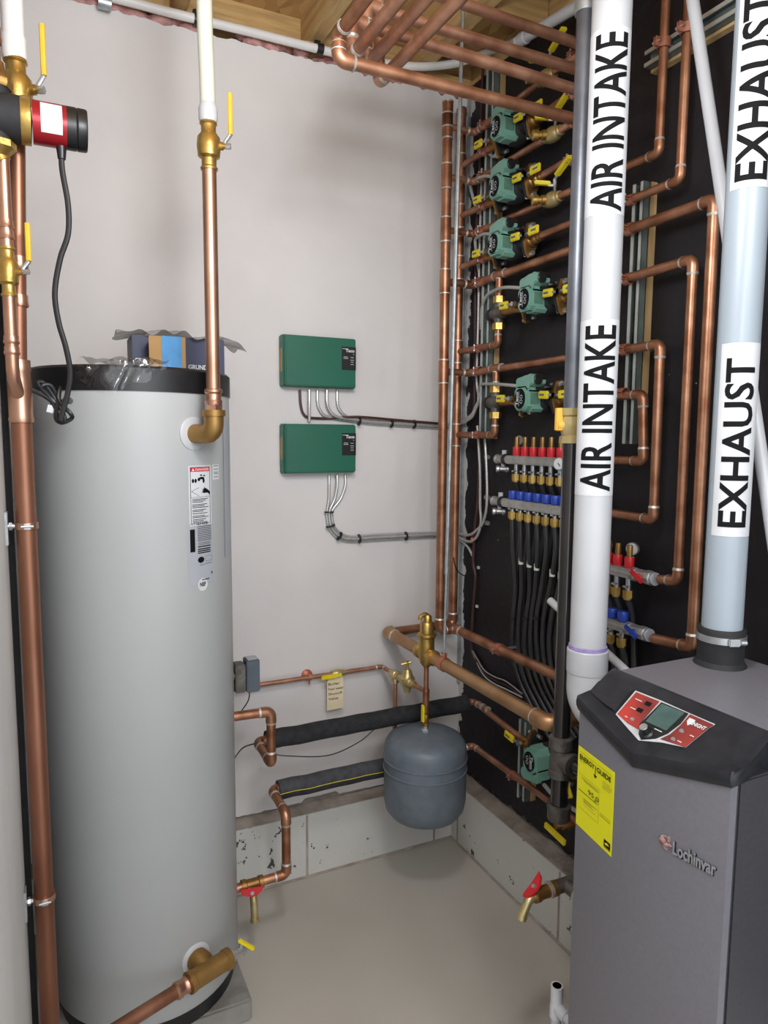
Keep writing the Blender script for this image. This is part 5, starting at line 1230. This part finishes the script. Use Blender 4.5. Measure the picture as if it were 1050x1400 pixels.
# ================================================================ intake and exhaust
IX_, IY_ = -.3, -1.079; IR = .0418
def iz(py): return Y(806+(900-py)*.0318,py,IY_-.031).z
t = thing('air_intake_pipe', 'white plastic pipe lettered AIR INTAKE standing left of the boiler', 'pipe', (IX_,IY_,iz(945)))
zc0, zc1 = iz(918), iz(893)
MB().cyl((IX_,IY_,zc0),(IX_,IY_,OZ),IR,n=48).build('tubing', 'white', t)
MB().lathe([(0,zc0-.012),(.047,zc0-.012),(.0475,zc0-.008),(.0475,zc1-.002),(.046,zc1),(0,zc1)], (IX_,IY_,0), (0,0,1), 40).tube(fillet([(IX_,IY_,zc0),(IX_,IY_,zc0-.1),(IX_,-1.29,zc0-.1)],.07,12), .0455, 32).build('elbow', 'white', t)
MB().lathe([(IR,zc1),(IR+.0022,zc1),(IR+.0022,zc1+.009),(IR,zc1+.01)], (IX_,IY_,0), (0,0,1), 40).build('primer_band', 'purple', t)
af = math.atan2(CAM.y-IY_, CAM.x-IX_)
for (s0,s1,l0,l1) in ((292,34,288,42),(678,436,672,444)):
    st = wrap_sheet(MB(), (IX_,IY_), af-1.45, af+1.35, IR, iz(s0), iz(s1), .0006, 24).build('sticker', 'paper', t)
    text_wrap(MB(), 'AIR INTAKE', (IX_,IY_), af+.07, IR, iz(l0), iz(l1), .0715, .018, .0014).build('lettering', 'ink', st)
EX, EY, ER = -.18, -1.341, .0395
def ez(py): return Y(987+(860-py)*.0575,py,EY-.034).z
t = thing('exhaust_pipe', 'pale grey plastic pipe lettered EXHAUST rising from the boiler top', 'pipe', (EX,EY,1.2))
MB().cyl((EX,EY,1.16),(EX,EY,OZ),ER,n=48).build('tubing', 'pvc_grey', t)
af = math.atan2(CAM.y-EY, CAM.x-EX)
for (s0,s1,l0,l1,sh,arc) in ((252,-48,242,-19,.13,.061),(735,467,722,488,.2,.055)):
    st = wrap_sheet(MB(), (EX,EY), af-1.0+sh*.9, af+1.25+sh*.5, ER, ez(s0), ez(s1), .0006, 24).build('sticker', 'paper', t)
    text_wrap(MB(), 'EXHAUST', (EX,EY), af+sh, ER, ez(l0), ez(l1), arc, .02, .0014).build('lettering', 'ink', st)
# ================================================================ boiler
XB, YF, YN, XR, ZB = -.5, -1.283, -1.6245, -.112, 1.154
YM = (YF+YN)/2; BUL = .028
t = thing('boiler', 'grey floor-standing boiler with black control console in the right foreground', 'boiler', ((XB+XR)/2,YM,.0))
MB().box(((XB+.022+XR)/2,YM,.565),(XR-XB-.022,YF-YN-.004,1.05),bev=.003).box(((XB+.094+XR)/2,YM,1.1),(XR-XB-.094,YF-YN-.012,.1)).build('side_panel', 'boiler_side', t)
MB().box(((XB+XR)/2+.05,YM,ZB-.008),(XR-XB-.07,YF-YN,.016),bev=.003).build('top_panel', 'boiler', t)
b = MB().prism([(XB,YF),(XB-BUL,YM),(XB,YN),(XB+.015,YN),(XB+.015,YM),(XB+.015,YF)], (0,0,.09), (1,0,0),(0,1,0),(0,0,1.004))
for v in b.bm.verts:
    if v.co.z > 1 and abs(v.co.y-YM) < 1e-4: v.co.z = 1.062
b.build('front_panel', 'boiler', t)
MB().box(((XB+XR)/2+.02,YM,.045),(XR-XB-.06,YF-YN-.03,.09)).build('plinth', 'black_matte', t)
for z in (.35,.62,.92): MB().sphere((XB+.045,YN+.006,z),.006,10,(1,.5,1)).build('screw', 'steel', t)
b = MB(); st = []
def prof(s):   # s 0..1 from far end to near end
    y = YF+.004+(YN-.006-YF-.004)*s; c_ = 1-abs(2*s-1); x0 = XB-BUL*c_
    zb_ = 1.088-.038*c_; zt_ = zb_+.034
    sx = PPx+(zt_-PPz)*.1/.072
    return [V(p) for p in ((x0-.003,y,zb_),(x0-.0075,y,zb_+.010),(x0-.0085,y,zb_+.018),(min(x0-.006,sx-.004),y,zb_+.027),(sx,y,zt_),(PPx+.1,y,PPz+.072),(XB+.088,y,1.1585),(XB+.094,y,1.1555),(XB+.094,y,1.12),(XB+.02,y,zb_+.002))]
PPx, PPz = XB-.022, 1.083
S_ = [0,.006,.03,.25,.49,.5,.51,.75,.97,.994,1]
rows = []
for s in S_:
    p = prof(s)
    if s in (0,1): 
        cx = sum((q for q in p), V((0,0,0)))/len(p); p = [q+(cx-q)*.06 for q in p]
        for q in p: q.y = prof(s)[0].y
    rows.append([b.bm.verts.new(q) for q in p])
for i in range(len(rows)-1):
    n_ = len(rows[0])
    for j in range(n_): b.bm.faces.new((rows[i][j], rows[i][(j+1)%n_], rows[i+1][(j+1)%n_], rows[i+1][j]))
b.bm.faces.new(rows[0]); b.bm.faces.new(rows[-1][::-1])
con = b.build('console', 'console', t)
PN = V((-.072,0,.1)).normalized(); PP = V((PPx,YM,PPz))
def cp(qx, qy, lift=0): 
    return PL(840+qx/6.176, 920+qy/6.176, PP+PN*lift, PN)
def panel(pts, mt, name, lift, th=.0012): return MB().plate([cp(*q,lift) for q in pts], PN, th).build(name, mt, con)
panel([(180,152),(400,238),(640,345),(852,436),(795,470),(600,632),(400,590),(205,572),(100,455),(12,352)], 'white', 'bezel', .0008)
panel([(186,165),(380,243),(330,300),(215,430),(205,480),(112,425),(28,348)], 'red_panel', 'left_fascia', .0024)
panel([(398,250),(626,345),(560,430),(450,514),(350,556),(225,565),(206,520),(218,432),(320,330)], 'black', 'display_bezel', .0024)
panel([(400,262),(592,338),(437,490),(265,412)], 'lcd', 'display', .0038)
panel([(640,352),(838,440),(780,478),(600,628),(390,560),(470,522),(560,445)], 'red_panel', 'right_fascia', .0024)
k0 = cp(278,512,.002)
kn = MB().lathe([(0,0),(.0125,0),(.0125,.003),(.0085,.005),(.008,.017),(0,.017)], k0, PN, 20).build('dial_knob', 'black', con)
MB().lathe([(0,.0171),(.0075,.0171),(.007,.0185),(0,.0185)], k0, PN, 20).build('knob_cap', 'steel', kn)
for q in ((150,390),(496,560),(567,490)): MB().lathe([(0,0),(.0042,0),(.0036,.0018),(0,.002)], cp(*q,.0036), PN, 14).build('button', 'steel', con)
for q in ((285,262),(215,316)): MB().prism([(-.006,-.004),(.006,-.004),(.006,.004),(-.006,.004)], cp(*q,.0036), (0,-1,0), PN.cross(V((0,1,0))), PN*.0014).build('socket', 'ink', con)
def cq(x, y): return PL(780+x/3.89, 880+y/3.89, PP, PN)
w1 = [cq(*q) for q in ((100,262),(150,205),(228,180),(338,236),(236,368),(190,338))]
b = MB(); lo_ = [b.bm.verts.new(p-PN*.002) for p in w1]; cc = sum(w1, V((0,0,0)))/len(w1); hi_ = [b.bm.verts.new(p+(cc-p)*.07+PN*.005) for p in w1]
b.bm.faces.new(hi_)
for i_ in range(len(w1)): b.bm.faces.new((lo_[i_], lo_[(i_+1)%len(w1)], hi_[(i_+1)%len(w1)], hi_[i_]))
b.build('console_wing', 'console', con)
pu = V((0,-1,0)); pv = PN.cross(pu)
if pv.z < 0: pv = -pv
b = MB(); text_on(b, 'KNIGHT', cp(708,447,.0036), pu, pv, .030, .008, PN, .03); b.build('lettering', 'paper', con)
for q, w_ in (((205,230),.016),((158,300),.013),((100,370),.006),((655,533),.008),((550,580),.008),((370,485),.016)):
    c = cp(*q,.0042); MB().prism([(-w_/2,-.0008),(w_/2,-.0008),(w_/2,.0008),(-w_/2,.0008)], c, pu, pv, PN*.0004).build('marking', 'paper', con)
b = MB(); c = cp(640,415,.0036)
b.prism([(-.006,.007),(.006,.007),(.006,-.001),(0,-.008),(-.006,-.001)], c, pu, pv, PN*.0006).prism([(-.004,.005),(.004,.005),(.004,-.001),(0,-.0055),(-.004,-.001)], c+PN*.0007, pu, pv, PN*.0005)
b.build('shield', 'paper', con)
# energy label on the far half of the front
fd = V((-BUL,YM-YF,0)).normalized(); fn = V((fd.y,-fd.x,0)); fn = fn if fn.x < 0 else -fn
FP = V((XB,YF,0))
def fp(px,py): return PL(px,py,FP+fn*.0006,fn)
A_, B_, C_, D_ = fp(791.3,1019.5), fp(840.7,1056), fp(836.4,1172), fp(788.3,1126.5)
ztop, zbot = (A_.z+B_.z)/2, (C_.z+D_.z)/2; s0 = max(.001,(A_-FP).dot(fd)); s1 = (B_-FP).dot(fd)
def ep(u, v, l=.0012): p = FP+fd*(s0+(s1-s0)*u)+fn*l; return V((p.x,p.y,ztop+(zbot-ztop)*v))
ew, eh = s1-s0, ztop-zbot
lab = MB().plate([ep(0,0,.0003),ep(1,0,.0003),ep(1,1,.0003),ep(0,1,.0003)], fn, .0006).build('energy_label', 'energy', t)
b = MB()
text_on(b, 'ENERGY', ep(.27,.115,.0012), fd, (0,0,1), ew*.42, eh*.062, fn, .02)
text_on(b, 'GUIDE', ep(.735,.115,.0012), fd, (0,0,1), ew*.38, eh*.062, fn, .02)
text_on(b, '95.0', ep(.48,.47,.0012), fd, (0,0,1), ew*.3, eh*.055, fn, .0)
def eb(u0,v0,u1,v1): b.bm.faces.new([b.bm.verts.new(ep(*q,.0013)) for q in ((u0,v0),(u1,v0),(u1,v1),(u0,v1))])
eb(.492,.09,.512,.215); eb(.05,.53,.6,.537)
b.bm.faces.new([b.bm.verts.new(ep(*q,.0013)) for q in ((.45,.205),(.555,.205),(.502,.245))]); b.bm.faces.new([b.bm.verts.new(ep(*q,.0013)) for q in ((.5,.52),(.56,.52),(.53,.5))])
eb(.8,.86,.97,.94); eb(.8,.945,.97,.955)
b.build('lettering', 'ink', lab)
b = MB()
for (u0,v0,u1,v1) in ((.05,.055,.95,.058),(.06,.165,.2,.17),(.7,.2,.9,.205),(.7,.225,.95,.23),(.7,.25,.95,.255),(.7,.275,.9,.28),(.05,.33,.62,.333),(.12,.36,.6,.366),(.2,.38,.6,.386),(.66,.6,.95,.604),(.66,.625,.95,.631),(.2,.6,.58,.606),(.2,.62,.45,.626),(.2,.64,.5,.646),(.2,.68,.58,.683),(.62,.33,.625,.75),(.06,.75,.62,.753)): eb(u0,v0,u1,v1)
b.build('fine_print', 'bronze', lab)
b = MB(); b.prism([(-.3,.0),(.0,.25),(.3,.0),(.1,-.1),(-.2,-.25)], ep(.885,.9,.0015), fd*ew*.2, V((0,0,1))*eh*.07, fn*.0002); b.build('emblem', 'energy', lab)
# raised maker's lettering on the near half of the front
gd = V((BUL,YN-YM,0)).normalized(); gn = V((gd.y,-gd.x,0)); gn = gn if gn.x < 0 else -gn
GP = V((XB-BUL,YM,0))
def gp(px,py): return PL(px,py,GP,gn)
a, c = gp(921,1159), gp(980,1187)
zl_ = (gp(951,1172)).z
w_ = (c-a).dot(gd); mid = GP+gd*(((a-GP).dot(gd)+(c-GP).dot(gd))/2)
b = MB(); 
for l in (.0006,.0012,.0018,.0024,.003): text_on(b, 'Lochinvar', (mid.x,mid.y,zl_-.002), gd, (0,0,1), w_, .0235, gn, .025, lift=l)
b.build('lettering', 'chrome', t)
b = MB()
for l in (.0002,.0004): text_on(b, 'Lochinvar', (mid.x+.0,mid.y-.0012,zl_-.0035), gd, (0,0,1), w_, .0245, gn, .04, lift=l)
b.build('lettering_shadow', 'ink', t)  # dark offset copy painted as the shadow of the raised letters
c = gp(911,1151)
b = MB(); b.prism([(-.012,.006),(-.006,.011),(.0,.009),(.006,.013),(.009,.006),(.004,.002),(.012,-.002),(.006,-.006),(.004,-.013),(-.002,-.011),(-.007,-.004),(-.012,-.002)], c+gn*.0003, gd,(0,0,1), gn*.003, .0006)
b.build('emblem', 'emblem', t)
# rubber boot and hose clamp at the exhaust
t2 = thing('exhaust_boot', 'black rubber boot with steel hose clamp joining the exhaust to the boiler', 'boot', (EX,EY,ZB))
MB().lathe([(0,0),(.053,0),(.05,.006),(.0455,.012),(.0455,.045),(.0465,.05),(.047,.078),(.045,.081),(0,.081)], (EX,EY,ZB-.002), (0,0,1), 40).build('boot', 'black_matte', t2)
MB().lathe([(.0465,.052),(.0482,.052),(.0482,.066),(.0465,.066)], (EX,EY,ZB), (0,0,1), 40).build('clamp_band', 'steel', t2)
sd = V((math.cos(af+.5),math.sin(af+.5),0)); tn = V((-sd.y,sd.x,0)); c = V((EX,EY,ZB+.059))+sd*.051
MB().box(c,(.024,.008,.015),Matrix((tn,-sd,V((0,0,1)))).transposed(),.002).cyl(c+tn*.012,c+tn*.024,.0055,n=10).build('clamp_screw', 'steel', t2)
# ================================================================ white plastic drains
px_ = -.10
t = pipe_run('plastic_pipe', 'white plastic pipe slanting from the ceiling down behind the exhaust pipe', 'pipe', [X(940,-60,px_),X(947,0,px_),X(980,220,px_),X(1031,560,px_),X(1085,920,px_)], .0135, 'white', elbows=False, er=0)
px_ = -.15
t = pipe_run('plastic_pipe', 'short slanting white plastic pipe with open end behind the gas pipe', 'pipe', [X(752,821,px_),X(860,921,px_)], .0108, 'white', elbows=False)
q = X(712,55,-.03)
t = pipe_run('plastic_pipe', 'white plastic drain pipe running along the top edge of the black wall', 'pipe', [q, X(830,-16,-.03)], .0165, 'white', elbows=False)
d = (X(830,-16,-.03)-q).normalized(); MB().lathe([(0,-.004),(.019,-.004),(.0195,0),(.0195,.03),(.0165,.032),(0,.032)], q, d, 20).build('socket_end', 'white', t)
pf = V((-.465,-1.205,0)); zt_ = Y(767,1345,pf.y).z
t = thing('plastic_drain_tee', 'white plastic tee standing on the floor beside the boiler', 'pipe', pf)
MB().lathe([(.010,zt_),(.0135,zt_),(.0135,zt_-.045),(.0145,zt_-.047),(.0145,zt_-.075),(.0108,zt_-.078),(.0108,0),(0,0)], pf, (0,0,1), 20).lathe([(.0,zt_-.03),(.0095,zt_-.03),(.010,zt_)], pf, (0,0,1), 20).build('standpipe', 'white', t)
MB().cyl(pf+V((0,0,zt_-.05)), pf+V((0,-.035,zt_-.05)), .0135, n=18).cyl(pf+V((0,-.035,zt_-.05)), V((pf.x,YF-.002,zt_-.05)), .0108, n=18).build('side_arm', 'white', t)
# red-handled drain beside the boiler
dy = -1.0
c = Y(764,1212,dy)
t = red_drain('brass hose drain with red handle on a dark tee left of the boiler', Y(745,1219,dy), (1,0,0), (-1,0,-.12))
t = pipe_run('drain_tee_pipe', 'dark bronze tee pipe joining the red-handled drain to the boiler side', 'pipe', [c+V((-.03,0,0)), c+V((.16,0,0))], .0175, 'iron')
MB().lathe([(0,0),(.021,0),(.021,.008),(0,.008)], c+V((-.035,0,0)), (1,0,0), 18).build('solder_ring', 'solder', t)
q = c+V((.02,0,0)); MB().cyl(q, q+V((0,-.05,0)), .0165, n=18).build('branch', 'iron', t)
MB().lathe([(0,.045),(.0185,.045),(.0185,.052),(0,.052)], q, (0,-1,0), 18).build('solder_ring', 'solder', t)
MB().cyl(q+V((0,-.05,0)), V((q.x,YF-.003,q.z)), .0143, n=18).build('branch_tubing', 'copper', t)
# ================================================================ wires on the black wall
def wire(label, pts, r, mt, name='wire'):
    return solo(MB().tube(smooth_path(pts), r, 8), name, mt, label, 'wire')
# grey cables from the pumps to the conduits
def pcable(i, pts, lb): wire('grey flexible cable from the %s green pump to the wall conduits' % lb, pts, .0055, 'grey_cable', 'pump_cable')
hx = XZ-.045
for i, lb in enumerate(nmz[:5]):
    y = PY['p%d'%(i+1)]; z = PZ[i]
    s = V((hx, y+.034, z+.040))
    if i == 0: pts = [s, V((hx+.02,y+.07,z+.03)), V((hx+.04,y+.11,z-.04)), X(662,205,.03)]
    elif i in (1,2): pts = [s, X(662,241+i*0,hx+.02) if i == 1 else X(662,320,hx+.02), X(645,250,.0) if i == 1 else X(651,326,.0), X(644,258,.01) if i == 1 else X(650,334,.01), X(648,275,.03) if i == 1 else X(652,352,.03), X(654,292,.035) if i == 1 else X(655,372,.035)]
    elif i == 3: pts = [s, X(690,393,hx+.01), X(673,399,-.01), X(663,408,.0), X(658.5,425,.02), X(658,450,.035)]
    else: pts = [s, X(690,526,hx+.01), X(670,525,-.005), X(658,526,.01), X(655,534,.03), X(654,550,.035)]
    pcable(i, pts, lb)
wire('grey armoured cable leaving the lowest green pump to the right', [V((hx,PY['p6']-.03,PZ[5]-.07)), V((hx-.01,PY['p6']-.1,PZ[5]-.075)), V((hx,PY['p6']-.25,PZ[5]-.08))], .0065, 'bx', 'pump_cable')
wire('long brown cable climbing the black wall beside the conduits from top to bottom', [X(662,60,.045),X(659,130,.045),X(657,210,.045),X(652,300,.045),X(650,400,.045),X(649,500,.045),X(648,560,.045),X(642,573,.04)], .0055, 'brown_wire')
wire('brown twisted cable running from below the conduits down behind the upper main', [X(655,642,.045),X(653,690,.04),X(650,715,.04),X(648,745,.045),X(647,770,.045),X(650,790,.045),X(647,830,.045),X(645,870,.045),X(645,892,.045),X(652,906,.045)], .0058, 'brown_wire')
for i in range(3):
    o = (i-1)*3
    wire('%s of the thin wires sagging below the upper main' % ('uppermost','middle','lowermost')[i], [X(646,890,.045),X(652,903+o,.045),X(662,920+o*1.3,.045),X(676,930+o*1.6,.045),X(692,937+o*1.8,.045),X(714,951+o*.8,.045)], .0026, ('grey_cable','brown_wire','white')[i])
wire('white cable curving down from the conduits to an orange wire nut', [X(626,737,.03),X(634,742,.04),X(641,750,.045),X(646,760,.045)], .0045, 'grey_cable')
q = X(645,742,.04); t = solo(MB().lathe([(0,0),(.006,0),(.0075,.012),(.004,.022),(0,.022)], q, (0,-.15,1), 10), 'wire_nut', 'orange', 'orange wire nut on the black wall beside the conduits', 'wire nut')
wire('thin black wire looping from the rear header to the brown cable', [Y(620,762,-.02),Y(622,772,-.02),X(627,782,.0),X(636,787,.03),X(646,783,.045)], .0022, 'black')
# cable clips
for (px,py,w_) in ((666,625,'upper'),(666,680,'middle'),(666,715,'lower')):
    c = X(px,py,.048); solo(MB().box(c,(.014,.026,.016),bev=.003).cyl(c+V((-.006,-.008,0)),c+V((-.011,-.008,0)),.004,n=8), 'conduit_strap', 'galv', '%s steel strap holding the paired conduits on the black wall' % w_, 'strap')
for (px,py,w_) in ((654,776,'upper'),(652,829,'lower')):
    c = X(px,py,.05); solo(MB().box(c,(.008,.014,.012),bev=.002).sphere(c+V((-.004,-.004,0)),.005,8), 'cable_clip', 'white', '%s white clip holding the brown cable on the black wall' % w_, 'clip')
# ================================================================ plastic water pipe under the ceiling
PYc = .02
pz_ = Y(390,55,PYc).z
t = thing('pex_pipe', 'white plastic water pipe clipped along the top of the back wall', 'pipe', (-.7,PYc,pz_-.015))
MB().tube(smooth_path([Y(70,-22,PYc),Y(160,-2,PYc),Y(240,19,PYc),Y(340,43,PYc),Y(452,71,PYc),Y(530,87,PYc),Y(575,91,PYc-.02),Y(620,87,PYc-.05),Y(655,76,PYc-.08),Y(690,63,PYc-.1),X(708,56,-.03)]), .0135, 16).build('tubing', 'pex_white', t)
for px, py, lb in ((270,27,'left'),(437,67,'right')):
    c = Y(px,py,PYc); solo(MB().lathe([(.0138,-.011),(.0175,-.011),(.0175,.011),(.0138,.011)], c, (1,.0,-.02), 18).box(c+V((0,.02,.024)),(.02,.012,.03),bev=.002), 'pipe_clip', 'black', '%s black clip holding the white pipe above the drywall' % lb, 'clip')
c = Y(143,4,PYc); solo(MB().lathe([(.0138,-.018),(.019,-.018),(.019,.018),(.0138,.018)], c, (1,0,-.02), 18), 'pipe_coupling', 'galv', 'grey coupling on the white pipe at top left', 'coupling')
# ================================================================ light
def lamp(name, loc, power, r, col=(1,.96,.9)):
    l = bpy.data.lights.new(name, 'POINT'); l.energy = power; l.shadow_soft_size = r; l.color = col
    o = bpy.data.objects.new(name, l); o.location = loc; COL.objects.link(o); return o
lamp('hanging_bulb', (-1.05,-1.6,2.36), 36, .12, (.92,.965,1))
lamp('unseen_rear_light', (-1.15,-3.1,2.6), 40, .16, (.93,.97,1))
lamp('unseen_rear_light', (-.65,-3.3,2.6), 28, .16, (.93,.97,1))  # extra rear light added to brighten the left wall
lamp('fill_light', (-1.30,-2.75,2.1), 14, .12, (.97,.98,1))  # unseen fill light, added for highlights on the copper and the ceiling pipes
w = bpy.data.worlds.new('world'); SC.world = w; w.use_nodes = True
w.node_tree.nodes['Background'].inputs['Color'].default_value = (.9,.95,1,1)
w.node_tree.nodes['Background'].inputs['Strength'].default_value = 2.05
SC.view_settings.view_transform = 'Standard'; SC.view_settings.look = 'None'
SC.view_settings.exposure = 0; SC.view_settings.gamma = 1; SC.view_settings.use_curve_mapping = False
